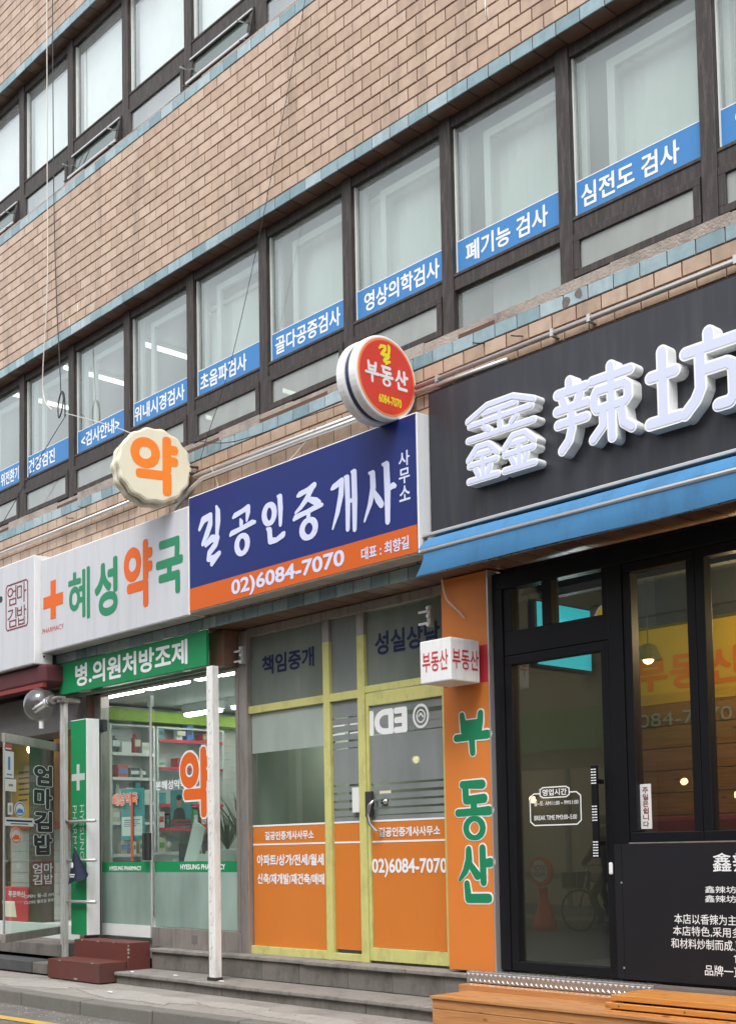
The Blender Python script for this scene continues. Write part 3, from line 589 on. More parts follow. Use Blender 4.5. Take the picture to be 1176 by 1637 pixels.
# little clips and screws on brick
q = MB()
for x, z in ((-1.55, 4.36), (-1.3, 4.42), (4.1, 4.42), (4.45, 4.36)):
    q.tube([(x, .0, z), (x-.01, -.05, z-.01), (x-.06, -.05, z+.01)], .005, 5)
parts('wall_hook', q, 'cable', B)
q = MB(); q.prism(blob(4.83, 4.47, .035, .035, 10, .2), facade(.0), .0, .003); q.prism(blob(4.93, 4.49, .03, .035, 10, .2), facade(.0), .0, .003); parts('glue_mark', q, 'stone', B)
# ------------------------------------------------------------------ signboards
def lightbox(name, label, x0, x1, y0, y1, z0, z1, face, fr_m='sign_edge', under='sign_under', screws=True):
    s = thing(name, label, 'signboard', ((x0+x1)/2, y1, z0), 'signboards over the shops')
    q = MB(); q.box(x0, x1, y0+.004, y1, z0+.006, z1); part('cabinet', q, fr_m, s, bevel=.004)
    q = MB(); q.box(x0+.012, x1-.012, y0, y0+.003, z0+.014, z1-.012); part('face', q, face, s)
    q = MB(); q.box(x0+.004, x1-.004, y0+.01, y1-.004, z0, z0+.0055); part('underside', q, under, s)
    return s
# navy sign
NS = lightbox('signboard', 'navy and orange signboard with white Korean lettering and phone number', .787, 3.62, -.20, -.03, 2.99, 4.02, 'navy')
q = MB(); q.box(.80, 3.607, -.2035, -.2005, 3.004, 3.203); part('lower_band', q, 'sign_orange', NS)
fN = facade(-.2)
GL = {'길': [[(.0, .70, .7), (.16, .84, 1.3), (.46, .88, 1.0), (.44, .72, 1.3), (.3, .56, 1.3), (.14, .42, .9)], [(.70, 1.0, .5), (.76, .90, 1.2), (.76, .72, 1.3), (.72, .52, .9)], [(.26, .38, .8), (.5, .46, 1.3), (.74, .44, 1.1), (.66, .34, 1.2), (.40, .22, 1.1), (.36, .12, 1.0), (.6, .10, 1.2), (.80, .16, .9), (.5, .02, 1.0)]],
      '공': [[(.12, .86, .5), (.2, .89, .9), (.5, .93, .8), (.74, .97, 1.0), (.73, .85, 1.1), (.68, .70, .5)], [(.42, .76, .5), (.45, .7, .9), (.46, .58, .8)], [(.0, .50, .6), (.06, .53, .9), (.5, .57, .75), (.9, .62, .9), (1.0, .61, .6)], ring(.48, .22, .22, .19, 1.1)],
      '인': [ring(.3, .68, .23, .2, 1.1), [(.68, 1.0, .4), (.78, .96, 1.1), (.8, .7, 1.1), (.79, .38, .7)], [(.2, .38, .5), (.3, .33, 1.1), (.33, .1, 1.1), (.6, .08, .8), (.9, .15, 1.0), (.94, .18, .6)]],
      '중': [[(.14, .90, .5), (.22, .92, .9), (.5, .95, .8), (.74, 1.0, 1.0)], [(.68, .97, 1.0), (.46, .78, 1.0), (.26, .66, .8), (.06, .58, .4)], [(.5, .78, .7), (.78, .68, 1.2), (.9, .63, .9)], [(.0, .46, .6), (.06, .49, .9), (.5, .53, .75), (.9, .58, .9), (1.0, .57, .6)], [(.52, .5, .9), (.52, .38, .8)], ring(.52, .19, .24, .17, 1.1)],
      '개': [[(.02, .82, .5), (.1, .84, .9), (.42, .9, 1.0), (.38, .66, 1.1), (.24, .38, .9), (.04, .12, .35)], [(.54, .95, .4), (.62, .92, 1.0), (.64, .5, 1.0), (.62, .04, .8)], [(.80, 1.0, .4), (.89, .97, 1.1), (.9, .5, 1.1), (.88, .0, .8)], [(.64, .5, .6), (.88, .52, .6)]],
      '사': [[(.18, .93, .4), (.29, .9, 1.0), (.3, .66, 1.1), (.2, .4, .9), (.0, .12, .35)], [(.32, .58, .7), (.46, .42, 1.1), (.56, .32, 1.0)], [(.62, 1.0, .4), (.74, .97, 1.1), (.76, .5, 1.15), (.75, .0, .9)], [(.76, .54, .7), (.94, .58, .9), (1.0, .56, .6)]],
      '부': [[(.2, 1.0, .8), (.24, .76, 1.0), (.25, .6, 1.0), (.75, .6, .9), (.78, .8, 1.0), (.8, 1.0, .9)], [(.25, .78, .8), (.76, .78, .8)], [(.0, .42, .9), (.5, .43, .9), (1, .45, 1.1)], [(.5, .43, 1.0), (.52, .02, .9)]],
      '동': [[(.16, .96, .9), (.8, .95, 1.1)], [(.26, .95, 1.0), (.27, .68, 1.0), (.85, .70, 1.1)], [(.52, .68, 1.0), (.52, .48, 1.0)], [(.0, .46, .9), (.5, .47, .9), (1, .48, 1.1)], ring(.52, .18, .27, .17, .85)],
      '산': [[(.32, .98, .9), (.32, .78, 1.1), (.2, .58, .9), (.02, .42, .5)], [(.34, .72, .8), (.58, .5, 1.1)], [(.76, 1.0, 1.0), (.77, .38, 1.0)], [(.77, .72, .9), (1.0, .74, 1.1)], [(.24, .34, .9), (.28, .07, 1.1), (.92, .08, 1.1)]]}
for ch, a, b, z0, z1 in (('길', .955, 1.31, 3.36, 3.85), ('공', 1.40, 1.735, 3.365, 3.76), ('인', 1.84, 2.13, 3.37, 3.755), ('중', 2.24, 2.58, 3.335, 3.74), ('개', 2.69, 2.985, 3.30, 3.745), ('사', 3.06, 3.39, 3.285, 3.72)):
    q = MB(); strokes(q, GL[ch], fN, a, b, z0, z1, .053, .0, .003); part('lettering', q, 'lavender', NS)
vtext('사무소', fN, 3.432, 3.545, 3.40, 3.765, 'lavender', NS, off=.02, gap=.14)
text('02)6084-7070', facade(-.2035), 1.408, 2.832, 3.012, 3.176, 'lavender', NS, off=.028)
text('대표 : 최향길', facade(-.2035), 3.02, 3.525, 3.045, 3.142, 'lavender', NS, off=.022)
# pharmacy sign
PS = lightbox('signboard', 'light grey pharmacy signboard with green and orange lettering and a cross', -1.862, .783, -.20, -.03, 2.972, 3.948, 'sign_white')
fP = facade(-.2)
q = MB(); q.prism([(-1.66, 3.30), (-1.555, 3.30), (-1.555, 3.425), (-1.41, 3.425), (-1.41, 3.545), (-1.555, 3.545), (-1.555, 3.695), (-1.66, 3.695), (-1.66, 3.545), (-1.81, 3.545), (-1.81, 3.425), (-1.66, 3.425)], fP, 0, .003); part('cross', q, 'orange_letter', PS)
text('혜', fP, -1.306, -.885, 3.20, 3.715, 'green_letter', PS, off=.02)
text('성', fP, -.80, -.38, 3.175, 3.725, 'green_letter', PS, off=.034)
text('약', fP, -.272, .215, 3.155, 3.785, 'orange_letter', PS, off=.04)
text('국', fP, .272, .70, 3.20, 3.715, 'green_letter', PS, off=.036)
text('PHARMACY', fP, -1.832, -1.396, 3.172, 3.222, 'red_letter', PS, off=.0)
# left sign
LS = lightbox('signboard', 'light grey signboard with red seal stamp at the far left edge', -5.2, -1.88, -.27, -.06, 2.865, 4.0, 'sign_white')
fL = facade(-.27)
q = MB()
S_ = [[(.06, 0), (.94, 0), (1, .06), (1, .94), (.94, 1), (.06, 1), (0, .94), (0, .06), (.06, 0)]]
strokes(q, S_, fL, -2.49, -2.01, 3.29, 3.77, .012, 0, .003, cap=8); part('seal_outline', q, 'maroon_ink', LS)
for t, a, z in (('엄', -2.46, 3.545), ('마', -2.245, 3.545), ('김', -2.46, 3.31), ('밥', -2.245, 3.31)): text(t, fL, a, a+.2, z, z+.205, 'maroon_ink', LS, off=.0)
q = MB(); q.prism(ring(-2.61, 3.65, .035)[:-1], fL, 0, .003); part('dot', q, 'black_ink', LS)
text('밥', fL, -3.02, -2.64, 3.2, 3.8, 'black_ink', LS, off=.02); q = MB()
for x, z in ((-1.88, 3.9), (-1.88, 2.95)): q.cyl((-1.881, -.16, z), (-1.874, -.16, z), .01, 8)
parts('screw', q, 'cable', LS)
# black sign
BS = lightbox('signboard', 'charcoal signboard with raised white Chinese characters', 3.632, 8.6, -.09, -.015, 3.135, 4.172, 'black_sign', 'black_frame', 'black_frame')
fB = facade(-.09)
def jin(u0, u1, v0, v1):
    S = [[(.0, .66), (.3, .97), (.7, .97), (1, .66)], [(.26, .74), (.74, .74)], [(.03, .48), (.97, .48)], [(.5, .74), (.5, .06)], [(.25, .34), (.33, .18)], [(.75, .34), (.67, .18)], [(.0, .03), (1, .03)]]
    return [[(u0+p[0]*(u1-u0), v0+p[1]*(v1-v0)) for p in s_] for s_ in S]
CH3 = [('鑫', jin(.0, 1, .57, 1) + jin(.0, .45, .0, .47) + jin(.55, 1, .0, .47), 4.09, 4.67, 3.395, 3.895, .054, .032),
       ('辣', [[(.2, .99), (.2, .88)], [(.03, .84), (.42, .84)], [(.1, .76), (.13, .64)], [(.34, .76), (.3, .64)], [(.02, .6), (.44, .6)], [(.03, .4), (.42, .4)], [(.22, .6), (.22, .3), (.18, .14), (.08, .02)],
               [(.5, .86), (1, .86)], [(.75, 1.0), (.75, .0)], [(.56, .7), (.92, .7), (.97, .64), (.97, .5), (.92, .44), (.56, .44), (.53, .5), (.53, .64), (.56, .7)], [(.64, .36), (.64, .2), (.5, .04)], [(.88, .34), (.9, .16), (1, .06)]], 4.85, 5.43, 3.41, 3.86, .074, .048),
       ('坊', [[(.16, .96), (.16, .08)], [(.02, .66), (.3, .66)], [(.0, .05), (.34, .05)], [(.68, 1.0), (.68, .86)], [(.42, .82), (1, .82)], [(.58, .82), (.58, .32), (.52, .18), (.4, .04)], [(.58, .54), (.86, .54), (.93, .48), (.93, .12), (.88, .04), (.76, .04)]], 5.56, 6.17, 3.39, 3.85, .085, .058)]
for ch, S, a, b, z0, z1, w_, wf in CH3:
    q = MB(); strokes(q, S, fB, a, b, z0, z1, w_, .0, .085, cap=14, eps=.0001); o = part('raised_letter', q, 'letter_white', BS)
    q = MB(); strokes(q, S, fB, a, b, z0, z1, wf, .086, .0885, cap=12); part('letter_face', q, 'lavender', BS)
# awning
A = thing('awning', 'retracted blue cloth awning below the charcoal signboard', 'awning', (5, -.1, 3.05))
q = MB(); q.box(3.62, 8.6, -.17, -.12, 3.108, 3.132); part('rail', q, 'alu_bright', A, bevel=.005)
def sheet(prof, x0, x1, n=40, wob=.004, th=.002, skew=None):
    q = MB(); P = []; m_ = len(prof)
    for i in range(n+1):
        x = x0+(x1-x0)*i/n
        for j, (y, z) in enumerate(prof):
            dx = skew[j]*max(0, 1-(x-x0)/.25) if skew else 0
            P.append((x+dx, y+wob*math.sin(x*5.3+j)*j/m_, z+wob*.6*math.sin(x*3.1+j*2)))
    F = [(i*m_+j, i*m_+j+1, (i+1)*m_+j+1, (i+1)*m_+j) for i in range(n) for j in range(m_-1)]
    q.add(P, F); k = len(P); q.add([(p[0], p[1]+th, p[2]-th*.3) for p in P], [tuple(reversed(f)) for f in F]); return q
part('canopy', sheet([(-.10, 3.10), (-.17, 3.085), (-.22, 3.06), (-.265, 3.02), (-.29, 2.982)], 3.70, 8.6), 'awning', A, smooth=True)
part('valance', sheet([(-.30, 2.955), (-.303, 2.91), (-.31, 2.86), (-.305, 2.80)], 3.76, 8.6, wob=.006, skew=(0, 0, -.02, -.07)), 'awning', A, smooth=True)
q = MB(); q.cyl((3.74, -.295, 2.965), (8.6, -.295, 2.965), .016, 10); part('front_bar', q, 'alu_bright', A, smooth=True)
q = MB(); q.cyl((3.66, -.08, 3.03), (8.6, -.08, 3.03), .035, 12); part('roller', q, 'navy_band', A)
q = MB(); q.box(3.66, 3.72, -.16, -.03, 2.99, 3.08); q.tube([(3.70, -.12, 3.0), (3.76, -.22, 2.96), (3.75, -.29, 2.965)], .012, 6); q.box(4.2, 4.25, -.14, -.04, 2.86, 2.9); q.cyl((6.15, -.12, 3.06), (6.15, -.12, 3.13), .006, 6); parts('bracket', q, 'alu_bright', A)
# green banner
GB = thing('banner', 'green horizontal banner with white lettering above the pharmacy entrance', 'banner', (-.6, -.01, 2.553))
q = MB(); q.box(-1.822, .77, -.012, .018, 2.553, 2.872); part('panel', q, 'green_sheet', GB, bevel=.002)
text('병.의원처방조제', facade(-.012), -1.50, .485, 2.60, 2.83, 'white_ink', GB, off=.03)
q = MB(); q.box(-1.87, .62, .115, .15, 2.535, 2.56); part('rail', q, 'alu', GB)
# round signs
RS = thing('round_sign', 'red round projecting sign with white and yellow lettering', 'projecting sign', (3.45, -.02, 4.29))
c_ = (-.318, 4.29)
def disc(q, x0, x1, r, n=48, scal=0): q.prism([(c_[0]+r*(1+scal*math.cos(12*t))*math.cos(t), c_[1]+r*(1+scal*math.cos(12*t))*math.sin(t)) for t in [2*math.pi*i/n for i in range(n)]], side(0), x0, x1)
q = MB(); disc(q, 3.365, 3.445, .305); part('front_shell', q, 'sign_edge', RS, bevel=.012); q = MB(); disc(q, 3.235, 3.315, .305); part('rear_shell', q, 'sign_edge', RS, bevel=.012)
q = MB(); disc(q, 3.315, 3.365, .285); part('band', q, 'navy_band', RS)
q = MB(); disc(q, 3.445, 3.448, .283); part('face_ring', q, 'disc_orange', RS); q = MB(); disc(q, 3.448, 3.450, .266); part('face', q, 'sign_red', RS)
fR = side(3.45)
q = MB(); strokes(q, GL['길'], fR, -.39, -.265, 4.385, 4.53, .02, 0, .002); part('lettering', q, 'yellow_ink', RS)
for ch, a in (('부', -.525), ('동', -.385), ('산', -.235)):
    q = MB(); strokes(q, GL[ch], fR, a, a+.118, 4.225, 4.365, .0215, 0, .002); part('lettering', q, 'white_ink', RS)
text('6084-7070', fR, -.405, -.18, 4.09, 4.155, 'yellow_ink', RS, off=.03)
q = MB(); q.box(3.32, 3.36, -.03, .01, 4.35, 4.41); q.box(3.32, 3.36, -.03, .01, 4.15, 4.19); q.cyl((3.34, -.02, 4.15), (3.34, -.02, 4.42), .012, 8); parts('wall_bracket', q, 'cable', RS)
YS = thing('round_sign', 'cream scalloped projecting sign with one big orange character', 'projecting sign', (.55, -.02, 4.33))
an = math.radians(16); ax_ = Matrix.Translation((.55, -.385, 4.335)) @ Matrix.Rotation(-an, 4, 'Z')
def sdisc(x0, x1, r, sc=.022, n=96):
    q = MB(ax_); q.prism([(r*(1+sc*math.cos(14*t))*math.cos(t), r*(1+sc*math.cos(14*t))*math.sin(t)) for t in [2*math.pi*i/n for i in range(n)]], side(0), x0, x1); return q
part('front_shell', sdisc(-.085, .0, .335), 'cream', YS, bevel=.016, smooth=False); part('rear_shell', sdisc(-.24, -.155, .335), 'cream', YS, bevel=.016)
part('band', sdisc(-.155, -.085, .305, .015), 'navy_band', YS); part('face', sdisc(.0, .003, .315, .02), 'cream', YS)
fY = side(.003)
fYt = lambda u, v, h=0.: ax_ @ fY(u, v, h)
text('약', fYt, -.225, .21, -.27, .265, 'orange_face', YS, off=.042)
q = MB(); q.cyl((.62, -.1, 4.36), (.66, .0, 4.36), .012, 8); q.cyl((.62, -.1, 4.3), (.66, .0, 4.3), .012, 8); parts('wall_bracket', q, 'cable', YS)
# cube sign
CS = thing('cube_sign', 'small white box sign with red lettering fixed to the orange pillar', 'projecting sign', (3.72, .14, 2.06))
q = MB(); q.box(3.575, 3.873, -.17, .13, 2.062, 2.365); part('box', q, 'sign_edge', CS, bevel=.008)
text('부동산', facade(-.17), 3.60, 3.85, 2.14, 2.285, 'red_letter', CS, off=.012); text('부동산', side(3.873), -.155, .115, 2.145, 2.29, 'red_letter', CS, off=.012)
# orange pillar sign
OP = thing('pillar_sign', 'tall orange pillar sheet with green lettering beside the black shopfront', 'pillar sign', (3.7, .2, .03))
q = MB(); q.box(3.478, 3.925, .165, .3, .032, 2.868); part('panel', q, 'pillar_orange', OP); q = MB(); q.box(3.485, 3.924, .1625, .165, 2.072, 2.337); part('red_patch', q, 'red_sheet', OP)
q = MB(); q.box(3.925, 3.938, .158, .3, .032, 2.868); part('edge_trim', q, 'alu_bright', OP)
fO = facade(.165)
for ch, z0, z1 in (('부', 1.575, 1.853), ('동', .967, 1.37), ('산', .515, .895)):
    q = MB(); strokes(q, GL[ch], fO, 3.60, 3.90, z0, z1, .08, 0, .002); part('lettering_outline', q, 'white_ink', OP)
    q = MB(); strokes(q, GL[ch], fO, 3.60, 3.90, z0, z1, .059, .0035, .0045); part('lettering', q, 'green_letter', OP)
cable([(3.55, .1, 2.86), (3.58, .1, 2.7), (3.66, .14, 2.62), (3.72, .15, 2.55)], .006, 'cable_white', 'pale wire drooping in front of the top of the orange pillar')
# ------------------------------------------------------------------ estate agent shopfront
E = thing('estate_shopfront', 'yellow framed shopfront with orange film and grey tinted glass', 'shopfront', (2.2, .29, .01))
Y0, Y1 = .29, .35
q = MB(); q.box(.86, .975, .27, .38, .01, 2.86); part('side_post', q, 'alu', E, bevel=.004)
q = MB(); q.box(.975, 3.47, .275, .36, 2.80, 2.874); part('head_rail', q, 'alu', E, bevel=.004)
for a, b in ((1.985, 2.065), (2.405, 2.49)):
    q = MB(); q.box(a, b, Y0, Y1, .01, 2.62); part('post', q, 'yellow_frame', E, bevel=.003); q = MB(); q.box(a, b, Y0, Y1, 2.62, 2.80); part('post', q, 'alu', E, bevel=.003)
q = MB(); q.box(3.365, 3.40, Y0, Y1, .01, 2.64); part('post', q, 'yellow_frame', E, bevel=.003)
for a, b in ((.93, 1.985), (2.065, 2.405), (2.49, 3.365)):
    q = MB(); q.box(a, b, Y0+.003, Y1, 2.118, 2.184) if a < 2.4 else q.box(a, b, Y0+.003, Y1, 2.147, 2.202); part('transom', q, 'yellow_frame', E, bevel=.003)
for a, b in ((.93, 1.985), (2.065, 2.405)):
    q = MB(); q.box(a, b, Y0+.003, Y1, .012, .082 if a < 2 else .07); part('bottom_rail', q, 'yellow_frame', E, bevel=.003)
D = empty_part('door', E, (2.92, .29, .02))
q = MB(); q.box(2.495, 3.36, Y0+.006, .338, 2.04, 2.142); q.box(2.495, 3.36, Y0+.006, .338, .03, .132); q.box(2.495, 2.525, Y0+.006, .338, .132, 2.04); q.box(3.335, 3.36, Y0+.006, .338, .132, 2.04); part('door_frame', q, 'yellow_frame', D, bevel=.003)
q = MB(); q.box(2.525, 3.335, .316, .322, .132, 2.04); part('door_pane', q, 'shop_glass', D)
q = MB(); q.tube([(2.60, .30, 1.28), (2.62, .25, 1.285), (2.59, .23, 1.25), (2.57, .23, 1.17), (2.59, .23, 1.1), (2.63, .25, 1.05), (2.66, .30, 1.04)], .012, 10); q.box(2.66, 2.72, .29, .31, 1.255, 1.29); part('handle', q, 'chrome', D, smooth=True)
q = MB(); q.box(2.50, 2.575, .265, .297, 1.16, 1.36); part('door_lock', q, 'cable', D, bevel=.006)
q = MB(); q.box(2.62, 2.75, .3135, .3155, 1.325, 1.365); part('door_label', q, 'cream', D)
panes = [('tint_glass', .975, 1.985, 2.184, 2.80), ('frost_grey', 2.065, 2.405, 2.184, 2.80), ('tint_glass', 2.49, 3.40, 2.202, 2.80), ('shop_glass', .975, 1.985, .082, 2.118), ('shop_glass', 2.065, 2.405, .07, 2.118)]
for m_, a, b, c, d in panes: q = MB(); q.box(a, b, .322, .328, c, d); part('pane', q, m_, E)
# films behind the glass face
def film(parent, a, b, c, d, m_, y=.3195, nm='film'): q = MB(); q.box(a, b, y, y+.0018, c, d); part(nm, q, m_, parent)
film(E, .985, 1.98, .084, 1.128, 'film_orange'); film(E, 2.07, 2.40, .10, 1.13, 'film_orange'); film(E, 2.53, 3.33, .135, 1.13, 'film_orange', .3125)
film(E, .985, 1.98, 1.765, 2.115, 'frost'); 
for a, b, c, d in ((2.07, 2.40, 1.98, 2.115), (2.07, 2.40, 1.43, 1.72), (2.07, 2.40, 1.13, 1.165)): film(E, a, b, c, d, 'frost_grey')
for z in (1.95, 1.89, 1.82, 1.755): film(E, 2.07, 2.40, z-.028, z+.022, 'frost_grey')
for z in (1.40, 1.335, 1.27, 1.205): film(E, 2.07, 2.40, z-.032, z+.014, 'frost_grey')
film(E, 2.53, 3.33, 1.42, 1.80, 'frost_grey', .3125); film(E, 2.53, 3.33, 1.97, 2.038, 'frost_grey', .3125); film(E, 2.53, 3.33, 1.13, 1.165, 'frost_grey', .3125)
for z in (1.905, 1.845): film(E, 2.53, 3.33, z-.034, z+.03, 'frost_grey', .3125)
for z in (1.385, 1.32, 1.26, 1.2): film(E, 2.53, 3.33, z-.025, z+.018, 'frost_grey', .3125)
for a, b in ((2.07, 2.22), (2.28, 2.4)):
    for z in (1.887, 1.817): film(E, a, b, z+.022, z+.034, 'white_ink', .3185, 'white_stripe')
for y_, a, b in ((.3185, .985, 1.98), (.3185, 2.07, 2.40), (.3115, 2.53, 3.33)):
    for z in (1.125, .962): film(E, a, b, z-.007, z+.007, 'white_ink', y_-.001, 'white_stripe')
text('책임중개', facade(.3215), 1.143, 1.847, 2.445, 2.615, 'dark_ink', E, off=.03, name='lettering'); text('성실상담', facade(.3215), 2.592, 3.308, 2.435, 2.62, 'dark_ink', E, off=.03)
text('길공인중개사사무소', facade(.3185), 1.156, 1.812, .998, 1.073, 'white_ink', E, off=.03); text('길공인중개사사무소', facade(.3115), 2.61, 3.277, .998, 1.073, 'white_ink', E, off=.03)
text('아파트/상가/전세/월세', facade(.3185), 1.04, 1.935, .777, .875, 'white_ink', E, off=.03); text('신축/재개발/재건축/매매', facade(.3185), 1.042, 1.938, .618, .711, 'white_ink', E, off=.03)
text('02)6084-7070', facade(.3115), 2.523, 3.34, .683, .83, 'white_ink', E, off=.028)
text('EDI', facade(.3115), 2.513, 2.95, 1.80, 2.0, 'white_ink', E, off=.05, mirror=True)
q = MB(); strokes(q, [ring(.5, .5, .5, .5)], facade(.3115), 3.02, 3.175, 1.825, 1.995, .02, 0, .002); strokes(q, [ring(.5, .5, .28, .28), [(.35, .5), (.5, .62), (.65, .45)]], facade(.3115), 3.02, 3.175, 1.825, 1.995, .012, 0, .002); part('round_logo', q, 'paper', E)
q = MB(); q.box(2.33, 2.41, .285, .289, 1.2, 1.40); tag(part('notice', q, 'paper', None, org=(2.37, .287, 1.2)), 'small white notice on the yellow post left of the door lock', 'notice')
for x0, tl in ((.955, 'small hinged bracket high on the grey post left of the estate window'), (3.27, 'small hinged bracket with bolts at top right of the estate window')):
    s = thing('bracket', tl, 'bracket', (x0, .27, 2.6), 'spare sign brackets')
    q = MB(); q.box(x0, x0+.035, .22, .26, 2.56, 2.72); parts('plate', q, 'conduit', s, bevel=.003); q = MB()
    for z in (2.59, 2.68): q.box(x0-.09, x0-.002, .22, .235, z-.008, z+.008)
    for z in (2.575, 2.64, 2.7): q.cyl((x0+.018, .215, z), (x0+.018, .205, z), .014, 8)
    parts('bolt', q, 'sign_edge', s)
# interior of the estate agent
q = MB(); q.box(.87, 3.47, 3.0, 3.1, -.2, 2.9); q.box(3.45, 3.5, .36, 3.0, -.2, 2.9); q.box(.84, .87, .37, 3.0, -.2, 2.9)
s = thing('estate_interior', 'dim greenish back wall inside the estate agent', 'interior wall', (2.2, 3, 0)); part('wall', q, 'estate_wall', s); q = MB(); q.box(.87, 3.47, .36, 3.0, -.1, .0); part('floor', q, 'int_dark', s); q = MB(); q.box(.87, 3.47, .36, 3.0, 2.88, 2.93); part('ceiling', q, 'int_grey', s)
q = MB(); q.box(1.28, 1.36, 1.2, 1.28, 0, 2.88); single('interior_post', q, 'int_white', 'pale post standing inside behind the estate window', 'post')
for i, (x, y, z) in enumerate(((1.35, 2.0, 2.3),)):
    s = thing('pendant_lamp', 'small lit bulb inside the estate agent window', 'lamp', (x, y, 2.88)); q = MB(); q.sphere((x, y, 1.75), .035, 12, 8); part('bulb', q, 'lamp_warm', s, smooth=True); q = MB(); q.cyl((x, y, 1.78), (x, y, 2.88), .004, 6); part('cord', q, 'cable', s); l_ = bpy.data.lights.new('lamp_light', 'POINT'); l_.energy = 14; l_.color = (1, .93, .82); l_.shadow_soft_size = .2; o = bpy.data.objects.new('lamp_light', l_); COL.objects.link(o); o.parent = s; o.location = Vector((x, y-.3, 1.9))-WL[s.name]
# ------------------------------------------------------------------ pharmacy shopfront
P = thing('pharmacy_shopfront', 'glazed pharmacy front with green band and frosted lower glass', 'shopfront', (-.3, .27, .01))
q = MB(); q.box(-1.60, -1.47, .26, .36, .07, 2.56); part('side_post', q, 'alu', P, bevel=.003); q = MB(); q.box(.845, .86, .26, .36, .2, 2.6); q.box(.80, .845, .275, .33, .2, 2.55); part('side_post', q, 'alu', P, bevel=.003)
q = MB(); q.box(-1.60, .86, .26, .36, 2.535, 2.6); part('head_rail', q, 'alu', P, bevel=.003)
q = MB(); q.box(-.55, .86, .262, .36, .01, .195); part('base_panel', q, 'alu', P, bevel=.003); q = MB(); q.box(.12, .2, .257, .262, .07, .14); part('drain_plate', q, 'grey_metal', P)
q = MB(); q.box(-.545, .845, .30, .308, .195, 2.535); part('pane', q, 'shop_glass', P)
PD = empty_part('door', P, (-1.0, .28, .07))
q = MB(); q.box(-1.465, -.575, .27, .282, .2, 2.40); part('door_pane', q, 'shop_glass', PD); q = MB(); q.box(-1.465, -.575, .262, .29, .09, .205); part('kick_plate', q, 'paper', PD)
q = MB(); q.cyl((-.572, .277, .09), (-.572, .277, 2.42), .014, 8); q.box(-.6, -.545, .26, .294, 2.33, 2.44); part('door_edge', q, 'alu_bright', PD); q = MB(); q.box(-.54, -.5, .2, .235, .84, 1.1); q.box(-.62, -.585, .2, .235, .84, 1.1); parts('handle', q, 'cable', PD, bevel=.005)
q = MB(); q.box(-1.53, -1.40, .24, .30, 2.16, 2.28); part('hinge', q, 'cable', PD, bevel=.004)
q = MB(); q.box(-.915, -.88, .262, .268, .83, 1.50); part('red_strip', q, 'red_brown', PD)
film(P, -1.462, -.578, .208, .722, 'frost_green', .2655); film(P, -.54, .845, .20, .722, 'frost_green', .2965)
for a, b, y_ in ((-1.462, -.578, .2648), (-.54, .845, .2958)): film(P, a, b, .722, .822, 'green_sheet', y_, 'green_band')
text('HYESUNG PHARMACY', facade(.2648), -1.317, -.729, .738, .782, 'white_ink', P, off=.03); text('HYESUNG PHARMACY', facade(.2958), -.105, .60, .745, .795, 'white_ink', P, off=.03)
fD = facade(.2965)
text('약', fD, -.1, .40, 1.225, 1.88, 'orange_letter', P, off=.045, outline=.03, om='white_ink')
text('혜성약국', facade(.265), -1.252, -.788, 1.385, 1.505, 'orange_letter', P, off=.02, outline=.03, om='white_ink')
text('본혜성약국', fD, -.52, -.0, 1.51, 1.60, 'white_ink', P, off=.02)
# posters and papers on the pharmacy glass
def sheet_obj(label, cat, fr, a, b, c, d, m_, grp=None, name='notice', h=.003, lines=None, parent_m=None):
    s = thing(name, label, cat, fr(a, c, h), grp); q = MB(); q.prism([(a, c), (b, c), (b, d), (a, d)], fr, h-.0012, h); part('paper', q, m_, s)
    if lines:
        q = MB()
        for (e, f, g, i_) in lines: q.prism([(a+(b-a)*e, c+(d-c)*g), (a+(b-a)*f, c+(d-c)*g), (a+(b-a)*f, c+(d-c)*i_), (a+(b-a)*e, c+(d-c)*i_)], fr, h, h+.0008)
        part('print', q, parent_m or 'dark_ink', s)
    return s
LN = [(.12, .88, .80, .84), (.12, .8, .70, .73), (.12, .88, .60, .63), (.12, .7, .5, .53), (.12, .85, .4, .43), (.12, .6, .3, .33)]
sheet_obj('green bordered licence sheet on the pharmacy door glass', 'poster', facade(.27), -1.13, -.70, 1.04, 1.55, PROD[8], name='poster', h=-.016)
sheet_obj('white notice with round seal lying over the green sheet on the pharmacy door', 'notice', facade(.27), -1.11, -.74, 1.08, 1.27, 'paper', h=-.013, lines=LN[:4], parent_m='dark_ink')
# person poster: man in suit, built as flat print
pp = sheet_obj('poster of a man in a dark suit inside the pharmacy window', 'poster', facade(1.0), -1.31, -.93, 1.17, 1.56, PROD[8], name='poster')
q = MB(); q.prism(ring(-1.15, 1.43, .045, .06)[:-1], facade(1.0), .0032, .0042); part('printed_face', q, 'skin', pp); q = MB(); q.prism([(-1.27, 1.25), (-1.03, 1.25), (-1.06, 1.35), (-1.12, 1.375), (-1.18, 1.375), (-1.24, 1.35)], facade(1.0), .0032, .004); q.prism(ring(-1.15, 1.48, .048, .03)[:-1], facade(1.0), .0043, .005); part('printed_suit', q, 'black_ink', pp)
q = MB(); q.prism([(-1.30, 1.18), (-.94, 1.18), (-.94, 1.25), (-1.30, 1.25)], facade(1.0), .0032, .004); part('printed_band', q, 'seat_red', pp)
